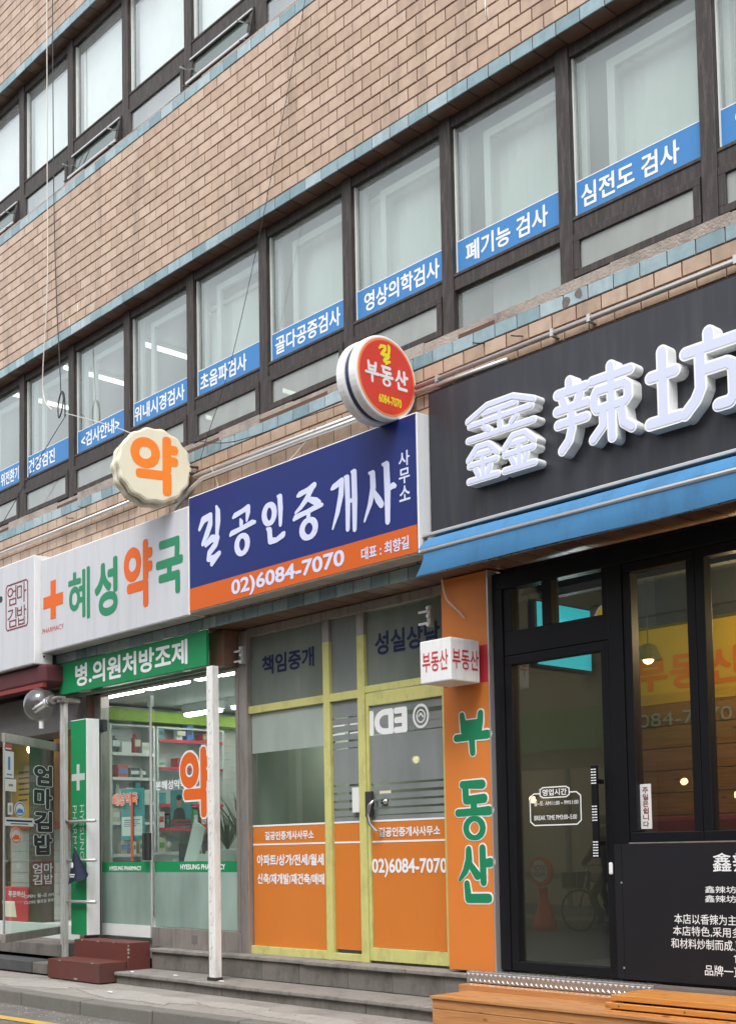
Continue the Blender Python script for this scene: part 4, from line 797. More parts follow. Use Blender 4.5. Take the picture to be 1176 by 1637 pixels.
# interior
q = MB(); q.box(-4.1, -4.0, 1.2, 4.4, -.1, 2.9); q.box(-4.1, .84, 4.4, 4.5, -.1, 2.9); q.box(.75, .84, .37, 4.4, -.1, 2.9); q.box(-4.0, -1.62, 1.15, 1.2, -.1, 2.9)
tfd = Matrix.Translation((-1.62, .4, 0)) @ Matrix.Rotation(math.radians(150), 4, 'Z'); 
s = thing('pharmacy_interior', 'white walls and ceiling inside the pharmacy', 'interior wall', (-2, 3.2, 0))
q.v = []; q.f = []; q.cut = []
q.box(-4.1, -4.0, 1.65, 4.4, -.1, 2.9); q.box(-4.1, .84, 4.4, 4.5, -.1, 2.9); q.box(.75, .84, .37, 4.4, -.1, 2.9)
q2 = MB(tfd); q2.box(0, 2.85, -.02, .02, -.1, 2.9); parts('wall', q, 'int_white', s); part('wall', q2, 'int_white', s)
q = MB(); q.box(-4.0, .75, .37, 4.4, 2.78, 2.85); part('ceiling', q, 'int_ceiling', s)
q = MB(); q.box(-4.0, -3.7, 1.66, 4.4, 2.57, 2.71); part('frieze', q, 'lime', s); q = MB(); q.box(-4.0, .75, .36, 4.4, -.05, .15); part('floor', q, 'int_white', s)
for i in range(18): q = MB(); q.box(-4.0, -3.97, 3.5, 4.35, .9+i*.09, .985+i*.09); part('slat', q, 'tile_white', s)
for i, (x, y) in enumerate(((-2.0, .86), (-1.15, .86), (-.25, .86), (-3.1, 2.7), (-2.1, 2.7), (-1.2, 2.7), (-3.1, 3.8))):
    s = thing('ceiling_light', f'bright twin fluorescent light, {ORD[i % 3]} from the left in the {("front", "middle", "rear")[i//3]} row inside the pharmacy', 'ceiling light', (x, y, 2.78), 'fluorescent lights on the pharmacy ceiling')
    q = MB(); q.box(x-.38, x+.38, y-.06, y+.06, 2.675, 2.78); part('housing', q, 'vinyl', s); q = MB(); q.box(x-.36, x-.03, y-.05, y+.05, 2.635, 2.675); q.box(x+.03, x+.36, y-.05, y+.05, 2.635, 2.675); parts('diffuser', q, 'lamp_white', s, bevel=.02)
def shelf_unit(y0, y1, zs, z1, label, edge, which):
    tf = Matrix.Translation((-3.7, y0, 0)) @ Matrix.Rotation(math.pi/2, 4, 'Z'); L = y1-y0
    s = thing('shelf_unit', label, 'shelf unit', (-3.85, (y0+y1)/2, .15), 'shelf units inside the pharmacy')
    q = MB(tf); q.box(0, L, .28, .298, .15, z1); q.box(0, .03, 0, .28, .15, z1); q.box(L-.03, L, 0, .28, .15, z1); q.box(0, L, 0, .28, z1, z1+.02); part('carcass', q, 'int_white', s)
    for z in zs: q = MB(tf); q.box(.03, L-.03, 0, .28, z-.02, z); part('shelf', q, 'vinyl', s); q = MB(tf); q.box(.03, L-.03, -.008, 0, z-.035, z+.003); part('shelf_edge', q, edge, s)
    for zi, z in enumerate(zs):
        x = .05; cnt = -1
        while x < L-.14:
            w_ = R.uniform(.05, .15); h_ = R.uniform(.09, .25); c = R.choice(PROD)
            if R.random() < .85:
                cnt += 1; b = thing('product_box', f"{c.name.split()[-1]} packet, {ORD[cnt]} from the front on {('lowest', 'second lowest', 'middle', 'second highest', 'highest')[zi]} shelf, {which} unit", 'product', tf @ Vector((x, .05, z)), 'packets and boxes on the pharmacy shelves')
                q = MB(tf)
                if R.random() < .3: q.cyl((x+w_/2, .12, z+.001), (x+w_/2, .12, z+h_*.8), w_*.4, 10); q.cyl((x+w_/2, .12, z+h_*.8), (x+w_/2, .12, z+h_), w_*.2, 8)
                else: q.box(x, x+w_, .04, .2, z+.001, z+h_)
                part('packet', q, c, b); q = MB(tf); q.box(x+.012, x+w_-.012, .036, .0385, z+h_*.35, z+h_*.7); part('packet_label', q, R.choice(PROD), b)
            x += w_+R.uniform(.01, .05)
shelf_unit(1.72, 2.38, (.9, 1.3, 1.55, 1.855, 2.164), 2.5, 'white open shelf unit seen through the pharmacy door', 'vinyl', 'white')
shelf_unit(2.40, 3.46, (.9, 1.224, 1.531, 2.0, 2.36), 2.5, 'shelf unit with red shelf edges behind the big orange letter', 'shelf_red', 'red edged')
# counter, plants, folded stand
q = MB(); q.box(-3.2, -2.6, 1.9, 3.9, .15, .88); q.box(-3.25, -2.55, 1.85, 3.95, .88, .92); single('counter', q, 'int_white', 'white service counter inside the pharmacy', 'counter')
def plant(x, y, z, h_, n, label):
    s = thing('potted_plant', label, 'plant', (x, y, z), 'potted plants in the pharmacy window')
    q = MB(); q.lathe((x, y, z), [(.09, 0), (.13, .2), (.135, .21), (.12, .21)], 18); part('pot', q, 'pot', s, smooth=True)
    for i in range(n):
        a = R.uniform(0, 6.28); L = h_*R.uniform(.5, 1); sp = R.uniform(.25, .75)*L; w_ = R.uniform(.012, .02); V = []; m_ = 6
        for j in range(m_+1):
            t = j/m_; rr = sp*t; zz = z+.2+L*(t*1.25-.75*t*t*(.3+sp)); ww = w_*(1-t)**.6*(1 if j else .5)
            cx, cy = x+rr*math.cos(a), y+rr*math.sin(a); V += [(cx-ww*math.sin(a), cy+ww*math.cos(a), zz), (cx, cy, zz-ww*.5), (cx+ww*math.sin(a), cy-ww*math.cos(a), zz)]
        q = MB(); q.add(V, [(3*j+k, 3*j+3+k, 3*j+4+k, 3*j+1+k) for j in range(m_) for k in (0, 1)]); part('leaf', q, 'leaf', s, smooth=True)
plant(.45, .62, .72, .75, 34, 'tall spiky dark green plant at the right end of the pharmacy window'); plant(.02, .75, .72, .45, 26, 'lower leafy plant left of the tall spiky one')
q = MB(); q.box(-.5, .74, .45, .95, .66, .72); single('window_ledge', q, 'int_white', 'white display ledge behind the pharmacy window', 'ledge')
s = thing('display_stand', 'tilted white display board standing in the pharmacy window', 'display stand', (-.4, .6, .72))
q = MB(Matrix.Translation((-.42, .6, .72)) @ Matrix.Rotation(math.radians(24), 4, 'Y')); q.box(-.1, .1, -.006, .006, .0, .5); part('board', q, 'paper', s); q = MB(); q.tube([(-.42, .62, .73), (-.30, .66, 1.12)], .006, 6); q.tube([(-.2, .62, .73), (-.28, .64, 1.1)], .006, 6); parts('leg', q, 'vinyl', s)
q = MB(); q.lathe((-.02, .55, .72), [(.1, 0), (.12, .17), (.11, .17)], 4); single('white_tub', q, 'pot', 'square white tub standing beside the tilted display board', 'tub')
q = MB(); q.box(-.8, -.62, .75, .95, .15, 1.0); single('dark_bin', q, 'int_dark', 'tall dark box standing behind the pharmacy door', 'bin')
q = MB(); q.lathe((-1.2, .6, .72), [(.035, 0), (.04, .12), (.015, .17), (.02, .22)], 12); q2 = single('bottle', q, 'pot', 'white pump bottle low behind the pharmacy door glass', 'bottle', smooth=True)
# lintel block between pharmacy and estate
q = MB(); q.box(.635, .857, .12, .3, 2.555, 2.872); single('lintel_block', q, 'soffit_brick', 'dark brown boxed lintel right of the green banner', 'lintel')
# white pole
WP = thing('white_pole', 'white painted steel pole with peeling wrap standing on the lower step', 'pole', (1.0, -.11, -.184))
q = MB(); q.box(.965, .99, -.155, -.10, -.18, 2.47); q.box(.99, 1.075, -.17, -.10, -.18, 2.50); part('post', q, 'white_paint', WP, bevel=.005)
q = MB(); q.box(.962, 1.078, -.173, -.095, -.184, -.155); q.box(.958, .965, -.15, -.11, -.03, .06); part('rust', q, 'cable', WP)
q = MB()
for i in range(26):
    z = .0+i*.095+R.uniform(-.02, .02); x = 1.0+R.uniform(0, .03); L = R.uniform(.008, .03)
    q.prism([(x, z), (x+.005, z), (x+.005+L*.6, z+L), (x+L*.6, z+L)], facade(-.17), 0, .001)
part('wrap_print', q, 'grey_metal', WP)
# left pole
GP = thing('steel_pole', 'thin rusty steel pole at the left of the pharmacy', 'pole', (-1.66, -.05, -.03))
q = MB(); q.box(-1.70, -1.652, -.08, -.03, -.16, 2.49); q.box(-1.65, -1.62, -.07, -.03, -.16, 2.47); part('post', q, 'pole_grey', GP, bevel=.004)
q = MB()
for z in (1.235, .845, .435): q.cyl((-1.63, -.04, z), (-1.08, -.04, z), .016, 8)
parts('crossbar', q, 'alu_bright', GP, smooth=True)
q = MB(); q.box(-1.72, -1.60, -.1, .1, 2.46, 2.5); part('top_clamp', q, 'alu', GP)
# green vertical sign
VG = thing('vertical_sign', 'tall narrow green sign with pale cross beside the pharmacy door', 'vertical sign', (-1.46, .05, .1))
q = MB(); q.box(-1.625, -1.315, .003, .15, .1, 2.27); part('cabinet', q, 'sign_edge', VG, bevel=.004); q = MB(); q.box(-1.62, -1.32, 0, .003, .106, 2.262); part('face', q, 'green_sheet', VG)
fV = facade(0)
q = MB(); q.box(-1.5, -1.445, -.002, 0, 1.55, 1.815); q.box(-1.6, -1.5, -.002, 0, 1.65, 1.72); q.box(-1.445, -1.345, -.002, 0, 1.65, 1.72); part('cross', q, 'sign_pale', VG)
text('HYESUNG', fV, -1.44, -1.36, .86, 1.40, 'sign_pale', VG, off=.0, rot=1); text('PHARMACY', fV, -1.58, -1.50, .76, 1.40, 'sign_pale', VG, off=.0, rot=1)
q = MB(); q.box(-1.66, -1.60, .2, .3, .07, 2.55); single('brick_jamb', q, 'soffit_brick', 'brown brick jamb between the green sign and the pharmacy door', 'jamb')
# flag
s = thing('pennant', 'small navy triangular cloth hanging from the steel pole', 'pennant', (-1.43, -.09, 1.0)); q = MB(); V = []; n = 8
for i in range(n+1):
    t = i/n; a = Vector((-1.50+.02*t, -.09, .615-.02*t)).lerp(Vector((-1.13, -.09, .69)), 0)
for i in range(n+1):
    t = i/n; xb = -1.52+.37*t; zb = .605+.09*t+.02*math.sin(t*7)
    for j in range(n+1):
        r = j/n; V.append((-1.40+(xb+1.40)*r, -.09+.03*math.sin(t*9)*r, .985+(zb-.985)*r))
q.add(V, [(i*(n+1)+j, (i+1)*(n+1)+j, (i+1)*(n+1)+j+1, i*(n+1)+j+1) for i in range(n) for j in range(n)]); part('cloth', q, 'flag', s, smooth=True)
q = MB(); q.prism(ring(-1.37, .80, .025, .03)[:-1], facade(-.13), 0, .001); q.box(-1.42, -1.32, -.131, -.13, .70, .712); q.box(-1.41, -1.33, -.131, -.13, .68, .69); part('emblem', q, 'white_ink', s)
q = MB(); q.tube([(-1.40, -.09, .98), (-1.52, -.08, 1.22), (-1.62, -.06, 1.25)], .006, 6); part('cord', q, 'cable', s)
# globe lamp
GLB = thing('globe_lamp', 'clear glass globe lamp with a spiral bulb at the left', 'lamp', (-1.70, -.15, 2.45))
q = MB(); q.sphere((-1.87, -.2, 2.445), .178, 32, 20); part('globe', q, 'bulb_glass', GLB, smooth=True)
q = MB()
for a in (0, 1, 2, 3):
    oy, oz = .028*math.cos(a*1.57), .028*math.sin(a*1.57); q.cyl((-1.74, -.2+oy, 2.46+oz), (-1.93, -.23+oy, 2.40+oz), .011, 8)
q.cyl((-1.69, -.19, 2.47), (-1.76, -.2, 2.455), .045, 14); part('bulb', q, 'sign_edge', GLB, smooth=True)
q = MB(); q.tube([(-1.70, -.19, 2.47), (-1.64, -.15, 2.50), (-1.63, -.06, 2.5)], .02, 10); q.cyl((-1.72, -.19, 2.465), (-1.66, -.18, 2.48), .05, 14); part('arm', q, 'grey_metal', GLB); q = MB(); q.cyl((-1.86, -.2, 2.20), (-1.86, -.2, 2.27), .025, 10); part('drip_cap', q, 'sign_edge', GLB)
# ------------------------------------------------------------------ snack shop at far left
SA = thing('awning', 'dark maroon rolled awning over the snack shop', 'awning', (-3, -.2, 2.8)); q = MB(); q.box(-5.2, -1.75, -.22, .1, 2.66, 2.86); part('roll', q, 'maroon_cloth', SA, bevel=.03); q = MB(); q.box(-5.2, -1.75, -.24, -.20, 2.62, 2.66); part('bar', q, 'seat_red', SA)
SH = thing('snack_shopfront', 'snack shop front with dark frames and an open glass door', 'shopfront', (-3, .3, 0))
q = MB(); q.box(-5.2, -1.72, .12, .3, 2.35, 2.62); parts('fascia', q, 'grey_metal', SH); q = MB(); q.box(-5.2, -1.72, .1, .5, 2.2, 2.35); parts('fascia', q, 'grey_metal', SH)
q = MB(); q.box(-3.36, -3.06, .45, .6, 0, 2.3); q.box(-4.25, -4.1, .45, .6, 0, 2.3); parts('frame_post', q, 'dark_wood', SH); q = MB(); q.box(-1.80, -1.71, .2, .4, 0, 2.35); part('frame_post', q, 'alu', SH)
q = MB(); q.box(-3.06, -2.6, 1.0, 1.05, 1.25, 2.3); part('inner_wall', q, 'amber', SH)
q = MB()
for i in range(9):
    for j in range(9): q.box(-4.9+i*.2, -4.905+(i+1)*.2, 1.02, 1.04, .05+j*.13, .045+(j+1)*.13)
o = part('wall_tiles', q, 'tile_white', SH); o['kind'] = 'stuff'
q = MB(); q.box(-6.4, -2.95, 1.04, 1.1, -.1, 2.6); part('back_wall', q, 'amber', SH); q = MB(); q.box(-4.9, -3.0, .98, 1.02, 1.22, 1.30); part('counter_edge', q, 'orange_letter', SH); q = MB(); q.box(-6.4, -1.9, .3, .5, 2.4, 2.45); q.box(-6.4, -2.95, .5, 1.1, 2.4, 2.45); part('ceiling', q, 'int_grey', SH); q = MB(); q.box(-6.4, -2.95, .5, 1.1, -.1, 0.0); part('floor', q, 'int_dark', SH)
s = thing('wall_lamp', 'warm lit lamp inside the snack shop', 'lamp', (-2.9, .9, 1.9)); q = MB(); q.sphere((-2.95, .93, 1.95), .04, 12, 8); part('bulb', q, 'lamp_warm', s, smooth=True); q = MB(); q.box(-2.97, -2.93, .95, 1.0, 1.9, 2.05); part('bracket', q, 'alu', s)
s = thing('wall_lamp', 'second warm lamp deeper inside the snack shop', 'lamp', (-4.2, .9, 2.3)); q = MB(); q.sphere((-4.2, .93, 2.2), .06, 12, 8); part('bulb', q, 'lamp_warm', s, smooth=True); q = MB(); q.cyl((-4.2, .93, 2.25), (-4.2, .93, 2.4), .006, 6); part('cord', q, 'cable', s)
sheet_obj('amber menu board hanging inside the snack shop', 'menu board', facade(.6), -3.95, -3.5, 1.35, 2.0, 'amber', name='menu_board', lines=LN, parent_m='dark_wood')
# open glass door leaf, swung out over the steps
fS = wallframe((-1.86, .05, 0), math.radians(126.63-180)); fS_ = lambda u, v, h=0.: fS(u, v, -h) if False else fS(u, v, h)
GD = empty_part('door', SH, (-1.86, .05, .12))
q = MB(); q.prism([(.02, .14), (1.32, .14), (1.32, 1.97), (.02, 1.97)], fS, -.004, .004); part('door_pane', q, 'shop_glass', GD)
q = MB(); q.prism([(.0, 1.965), (1.325, 1.965), (1.325, 2.05), (.0, 2.05)], fS, -.02, .02); q.prism([(.0, .1), (1.325, .1), (1.325, .178), (.0, .178)], fS, -.02, .02); parts('door_rail', q, 'alu', GD, bevel=.003)
q = MB(); q.prism([(1.30, .178), (1.325, .178), (1.325, 1.965), (1.30, 1.965)], fS, -.006, .006); part('door_edge', q, 'alu_bright', GD)
# (u grows from the hinge towards the street; seen from the camera u runs right to left)
fS2 = lambda u, v, h=0.: fS(1.32-u, v, -h if SGN < 0 else h)
nrm = Vector((math.sin(math.radians(-53.37)), -math.cos(math.radians(-53.37)), 0)); SGN = 1 if nrm.dot(CAMP-Vector((-1.5, -.4, 1))) > 0 else -1
fS2 = lambda u, v, h=0.: fS(1.32-u, v, SGN*(h+.004))
def dt(u): return 1.32+u          # measured door coordinate (negative from hinge) -> left-to-right coordinate
LT = thing('door_lettering', 'black and white vertical lettering on the open glass door', 'window lettering', fS2(dt(-.5), 1.3, 0))
vtext('엄마김밥', fS2, dt(-.70), dt(-.28), .905, 1.80, 'black_ink', LT, gap=.1, off=.045, outline=.03, om='white_ink')
q = MB(); strokes(q, S_, fS2, dt(-.75), dt(-.245), .605, .835, .012, 0, .002, cap=8); part('seal_outline', q, 'maroon_ink', LT)
for t, a, z in (('엄', -.73, .725), ('마', -.48, .725), ('김', -.73, .615), ('밥', -.48, .615)): text(t, fS2, dt(a), dt(a+.21), z, z+.1, 'white_ink', LT, off=.015, outline=.03, om='maroon_ink')
text('OPEN: 월~금 AM 7:00', fS2, dt(-.91), dt(-.07), .49, .53, 'white_ink', LT, off=.02); text('CLOSE: 일요일 휴무', fS2, dt(-.91), dt(-.25), .435, .47, 'white_ink', LT, off=.02)
sheet_obj('small red and white sticker at the top corner of the glass door', 'sticker', fS2, dt(-1.31), dt(-1.17), 1.90, 1.95, 'red_sheet', name='sticker', lines=[(.1, .9, .1, .3)], parent_m='white_ink')
s = sheet_obj('tall white sticker below the red sticker on the glass door', 'sticker', fS2, dt(-1.31), dt(-1.13), 1.635, 1.885, 'paper', name='sticker', lines=[(.35, .6, .3, .8), (.2, .8, .1, .15)], parent_m='blue_film')
sheet_obj('square white sticker with a faint ring on the glass door', 'sticker', fS2, dt(-1.30), dt(-1.08), 1.51, 1.625, 'paper', name='sticker', lines=[(.3, .7, .4, .6)], parent_m='int_grey')
sheet_obj('tiny upright white sticker left of the blue round one', 'sticker', fS2, dt(-1.25), dt(-1.15), 1.29, 1.40, 'paper', name='sticker', lines=[(.3, .7, .2, .8)], parent_m='int_grey')
def rsticker(label, u, v, r, m1, m2):
    s = thing('sticker', label, 'sticker', fS2(u, v, 0)); q = MB(); q.prism(ring(u, v, r, r*.62)[:-1], fS2, .001, .0022); part('disc', q, m1, s); q = MB(); strokes(q, [ring(.5, .5, .42, .42, n=20)], fS2, u-r, u+r, v-r*.62, v+r*.62, .012, .002, .003, cap=6); q.prism([(u-r*.6, v-r*.3), (u+r*.6, v-r*.3), (u+r*.5, v), (u-.02, v+.01), (u-r*.5, v-.01)], fS2, .0022, .0032); part('print', q, m2, s)
rsticker('round white sticker with a blue ring on the glass door', dt(-1.0), 1.345, .115, 'paper', 'blue_film'); rsticker('round silver sticker with orange spot low on the glass door', dt(-1.08), 1.095, .125, 'sign_white', 'orange_letter')
s = sheet_obj('wide white notice with green border on the glass door', 'notice', fS2, dt(-1.31), dt(-.71), 1.185, 1.265, 'paper', lines=[(.05, .95, .5, .72), (.2, .8, .2, .32)], parent_m='dark_ink')
s = thing('menu_board', 'red rounded board with yellow shape standing behind the glass door', 'board', (-3.6, .4, .0)); q = MB(); q.box(-3.95, -3.35, .42, .45, .15, .55); part('board', q, 'red_sheet', s, bevel=.02); q = MB(); q.prism([(-3.9, .2), (-3.6, .2), (-3.65, .38), (-3.95, .38)], facade(.42), .001, .003); part('print', q, 'cream', s)
text('주문하신', facade(.419), -3.8, -3.4, .43, .5, 'white_ink', s, off=.02)
# ------------------------------------------------------------------ restaurant shopfront
Q = thing('restaurant_shopfront', 'black framed restaurant front with door and folding windows', 'shopfront', (5.2, .2, .03))
yF, yB = .2, .30
q = MB(); q.box(3.94, 8.6, yF, yB, 2.715, 2.835); q.box(3.94, 4.03, yF, yB, .05, 2.715); q.box(4.93, 5.045, yF, yB, .05, 2.715); parts('outer_frame', q, 'black_frame', Q, bevel=.004)
q = MB(); q.box(4.03, 4.93, yF+.012, yB, 2.24, 2.41); q.box(4.03, 4.107, yF+.012, yB, 2.41, 2.715); q.box(4.378, 4.46, yF+.012, yB, 2.41, 2.715); q.box(4.88, 4.93, yF+.012, yB, 2.41, 2.715); parts('transom_frame', q, 'black_frame', Q, bevel=.004)
q = MB(); q.box(4.107, 4.378, .25, .256, 2.41, 2.715); part('pane', q, 'dark_glass', Q); q = MB(); q.box(4.46, 4.88, .25, .256, 2.41, 2.715); part('pane', q, 'dark_glass', Q)
RD = empty_part('door', Q, (4.5, .2, .05))
q = MB(); bx_frame(q, 4.036, 4.925, .05, 2.235, .062, yF+.006, yB-.02); q.box(4.865, 4.90, yF+.004, yB-.02, .06, 2.23); part('door_frame', q, 'black_frame', RD, bevel=.004)
q = MB(); q.box(4.098, 4.863, .25, .256, .112, 2.173); part('door_pane', q, 'dark_glass', RD)
q = MB(); q.box(4.812, 4.858, .13, .15, .82, 1.42); q.box(4.82, 4.85, .15, .22, .9, .93); q.box(4.82, 4.85, .15, .22, 1.3, 1.33); part('handle', q, 'black_frame', RD, bevel=.003)
q = MB()
for z in (1.30, 1.06, .83):
    for i in range(6):
        for j in range(2): q.box(4.815+j*.022, 4.833+j*.022, .128, .13, z+i*.018, z+i*.018+.007)
part('handle_grip', q, 'white_ink', RD)
q = MB(); q.box(4.886, 4.914, .19, .206, .712, .79); part('door_lock', q, 'sign_edge', RD, bevel=.008)
fH = facade(.25)
q = MB(); strokes(q, [[(.08, 1), (0, .88), (0, .12), (.08, 0), (.92, 0), (1, .12), (1, .88), (.92, 1), (.8, 1)], [(.2, 1), (.08, 1)]], fH, 4.20, 4.635, 1.045, 1.262, .008, 0, .0015, cap=8)
strokes(q, [[(.12, 1), (.02, .8), (.02, .2), (.12, 0), (.88, 0), (.98, .2), (.98, .8), (.88, 1), (.12, 1)]], fH, 4.285, 4.545, 1.232, 1.302, .008, 0, .0015, cap=8); part('hours_outline', q, 'white_ink', RD)
text('영업시간', fH, 4.31, 4.52, 1.245, 1.29, 'white_ink', RD, off=.025); text('월~토: AM11:00 ~ PM11:00', fH, 4.235, 4.615, 1.178, 1.212, 'white_ink', RD, off=.01); text('BREAK TIME PM3:00~5:00', fH, 4.235, 4.60, 1.08, 1.112, 'white_ink', RD, off=.01)
# folding windows
for a, b in ((5.045, 5.585), (5.585, 6.30), (6.30, 6.95), (6.95, 7.6), (7.6, 8.6)):
    W = empty_part('window', Q, ((a+b)/2, .2, .92)); q = MB(); bx_frame(q, a+.002, b-.002, .917, 2.713, .062, yF+.008, yB-.01); part('window_frame', q, 'black_frame', W, bevel=.005)
    q = MB(); q.box(a+.06, b-.06, .25, .256, .975, 2.655); part('pane', q, 'dark_glass', W)
q = MB(); q.box(5.045, 8.6, yF-.004, .24, .908, .915); part('sill_line', q, 'alu', Q)
q = MB(); q.box(4.99, 8.6, .192, .3, .05, .905); q.box(4.93, 4.985, .196, .3, .05, .905); part('lower_panel', q, 'black_panel', Q, bevel=.002)
q = MB(); q.cyl((4.987, .19, .66), (4.987, .186, .66), .007, 8); q.cyl((4.987, .19, .12), (4.987, .186, .12), .007, 8); parts('rivet', q, 'alu_bright', Q)
fZ = facade(.192)
text('鑫辣坊', fZ, 5.65, 6.05, .73, .843, 'white_ink', Q, off=.01)
for t, x0, x1, z0, z1 in (('鑫辣坊麻辣烫', 5.591, 6.02, .603, .645), ('鑫辣坊麻辣香锅', 5.589, 6.09, .547, .59), ('本店以香辣为主及', 5.369, 5.86, .412, .474), ('本店特色,采用多种', 5.357, 5.89, .338, .40), ('和材料炒制而成.更', 5.341, 5.84, .262, .324), ('食', 5.77, 5.83, .193, .252), ('品牌一直', 5.572, 5.83, .108, .172)):
    text(t, fZ, x0, x1, z0, z1, 'white_ink', Q, off=.006)
s = thing('sticker', 'tall white sticker with dark red vertical lettering in the restaurant window', 'sticker', (5.13, .25, 1.0)); q = MB(); q.box(5.107, 5.19, .2465, .249, 1.0, 1.285); part('paper', q, 'paper', s); vtext('주일은쉽니다', facade(.2465), 5.127, 5.17, 1.01, 1.265, 'maroon_ink', s, off=.02, gap=.1, h=.0012)
# sill plate with raised diamonds
SP = thing('sill_plate', 'silver diamond plate sill under the restaurant door', 'sill', (4.4, .1, 0))
q = MB(); q.box(3.70, 5.26, .105, .3, -.045, .034); part('plate', q, 'plate', SP, bevel=.003)
q = MB(); i = 0; x = 3.72
while x < 5.24:
    for (z, d) in ((.012, 1), (-.026, -1)):
        cx = x+(.021 if d < 0 else 0); w_ = .017; h_ = .02; P_ = [fr(cx, z, 0) for fr in ()]
        f_ = facade(.105); q.add([f_(cx-w_, z+d*h_*.5, 0), f_(cx+w_, z+d*h_*.5, 0), f_(cx, z-d*h_*.6, 0), f_(cx, z, .006)], [(0, 3, 1), (1, 3, 2), (2, 3, 0)] if d > 0 else [(0, 1, 3), (1, 2, 3), (2, 0, 3)])
    q.box(x-.015, x+.004, .125, .14, .034, .037); q.box(x+.008, x+.027, .155, .17, .034, .037); x += .042
o = part('raised_pattern', q, 'chrome', SP); o['kind'] = 'stuff'
q = MB(); q.box(5.262, 8.6, .11, .3, -.05, .03); single('window_sill', q, 'grey_metal', 'flat grey metal sill under the black printed panel', 'sill')
# wooden steps
W1 = thing('wooden_step', 'weathered orange timber step box below the restaurant door', 'wooden step', (4.6, -.2, -.29))
for i in range(3):
    q = MB(); q.box(3.815, 8.6, -.388+i*.13, -.263+i*.13, -.106, -.086); part('plank', q, 'wood1', W1, bevel=.003)
for i, (z0, z1) in enumerate(((-.170, -.109), (-.29, -.173))):
    q = MB(); q.box(3.825, 8.6, -.375, -.35, z0, z1); part('plank', q, 'wood1', W1, bevel=.003)
q = MB(); q.box(3.825, 3.85, -.35, .0, -.29, -.108); part('side_board', q, 'wood1', W1); q = MB(); q.box(3.72, 8.6, .0, .1, -.29, -.048); part('back_board', q, 'wood1', W1, bevel=.003)
W2 = thing('slatted_bench', 'varnished orange slatted timber bench at the bottom right corner', 'bench', (5.9, -.1, -.29))
for i in range(3):
    q = MB(); q.box(5.225, 8.6, -.287+i*.128, -.163+i*.128, -.022, .012); part('slat', q, 'wood2', W2, bevel=.004)
for i in range(7):
    z = -.032-i*.044; q = MB(); q.box(5.20, 8.6, -.31, -.288, z-.034, z); part('slat', q, 'wood2', W2, bevel=.004)
    q = MB(); q.box(5.20, 5.225, -.285, .08, z-.034, z); part('slat', q, 'wood2', W2, bevel=.004)
q = MB()
for x in (5.26, 6.2, 7.2, 8.3): q.box(x, x+.05, -.284, .08, -.3, -.024)
parts('support', q, 'dark_wood', W2); q = MB()
for x in (5.30, 5.75, 6.2):
    for i in range(7): q.cyl((x, -.31, -.049-i*.044), (x, -.312, -.049-i*.044), .005, 8)
parts('screw', q, 'cable', W2)
# restaurant interior
s = thing('restaurant_interior', 'grey restaurant interior, with yellow wall and planks standing in for amber street reflections', 'interior wall', (5.5, 3, 0))
q = MB(); q.box(3.93, 3.97, .31, 1.6, -.1, 2.86); part('side_wall', q, 'rest_grey', s); q = MB(); q.box(3.97, 8.6, 1.6, 1.7, 1.96, 2.9); part('upper_wall', q, 'reflection_yellow', s)  # yellow wall added in place of the amber reflection in the windows
q = MB(); q.box(3.97, 8.6, .31, 1.6, -.05, .045); part('floor', q, 'int_dark', s); q = MB(); q.box(3.97, 8.6, .31, 1.6, 2.86, 2.95); q.box(8.6, 8.7, .31, 1.6, -.1, 2.9); parts('ceiling', q, 'rest_grey', s)
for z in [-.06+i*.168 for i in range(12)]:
    q = MB(); q.box(3.97, 8.6, 1.57+R.uniform(0, .006), 1.6, z+.004, z+.165); part('plank', q, 'reflection_brown', s)  # planks added in place of the darker reflection under the yellow
q = MB(); q.box(3.97, 8.6, .7, .78, 2.72, 2.86); q.box(3.97, 8.6, 1.52, 1.6, 2.54, 2.62); q.box(3.97, 8.6, 1.45, 1.6, 2.62, 2.86); parts('ceiling_beam', q, 'int_dark', s)
q = MB(); q.box(4.2, 8.6, 1.3, 1.56, .045, 1.10); single('bench_seat', q, 'seat_red', 'dark red upholstered bench along the restaurant wall', 'bench seat', bevel=.03)
tx = thing('reflected_lettering', 'large red lettering built inside the restaurant for a reflected street sign', 'lettering', (4.6, 1.597, 2.1))
text('부동산', facade(1.597), 4.14, 5.1, 2.06, 2.33, 'orange_letter', tx, off=.03); text('6084-7070', facade(1.56), 4.1, 5.0, 1.79, 1.89, 'int_ceiling', tx, off=.0)  # mirrored street sign writing, built as letters on the inside wall
s = thing('lit_panel', 'glowing cyan light panel hanging inside the restaurant door', 'light panel', (3.98, .9, 2.5))
q = MB(); q.box(3.972, 4.03, .56, 1.23, 2.20, 2.70); part('casing', q, 'cable', s, bevel=.03); q = MB(); q.box(4.03, 4.036, .58, 1.21, 2.22, 2.68); part('diffuser', q, 'lamp_cyan', s, bevel=.02)
q = MB(); q.box(4.036, 4.045, .7, 1.15, 2.50, 2.535); part('tube', q, 'lamp_white', s)
s = thing('reflected_round_sign', 'small yellow and white round sign built inside the restaurant for a reflection', 'round sign', (3.98, 1.35, 2.62)); q = MB(); q.cyl((3.972, 1.38, 2.62), (4.05, 1.38, 2.62), .125, 28); part('rim', q, 'sign_edge', s); q = MB(); q.cyl((4.05, 1.38, 2.62), (4.054, 1.38, 2.62), .105, 28); part('face', q, 'yellow_ink', s); text('순대국', side(4.054), 1.32, 1.44, 2.62, 2.67, 'black_ink', s, off=.02)  # reflection of a round street sign, built as a solid disc inside
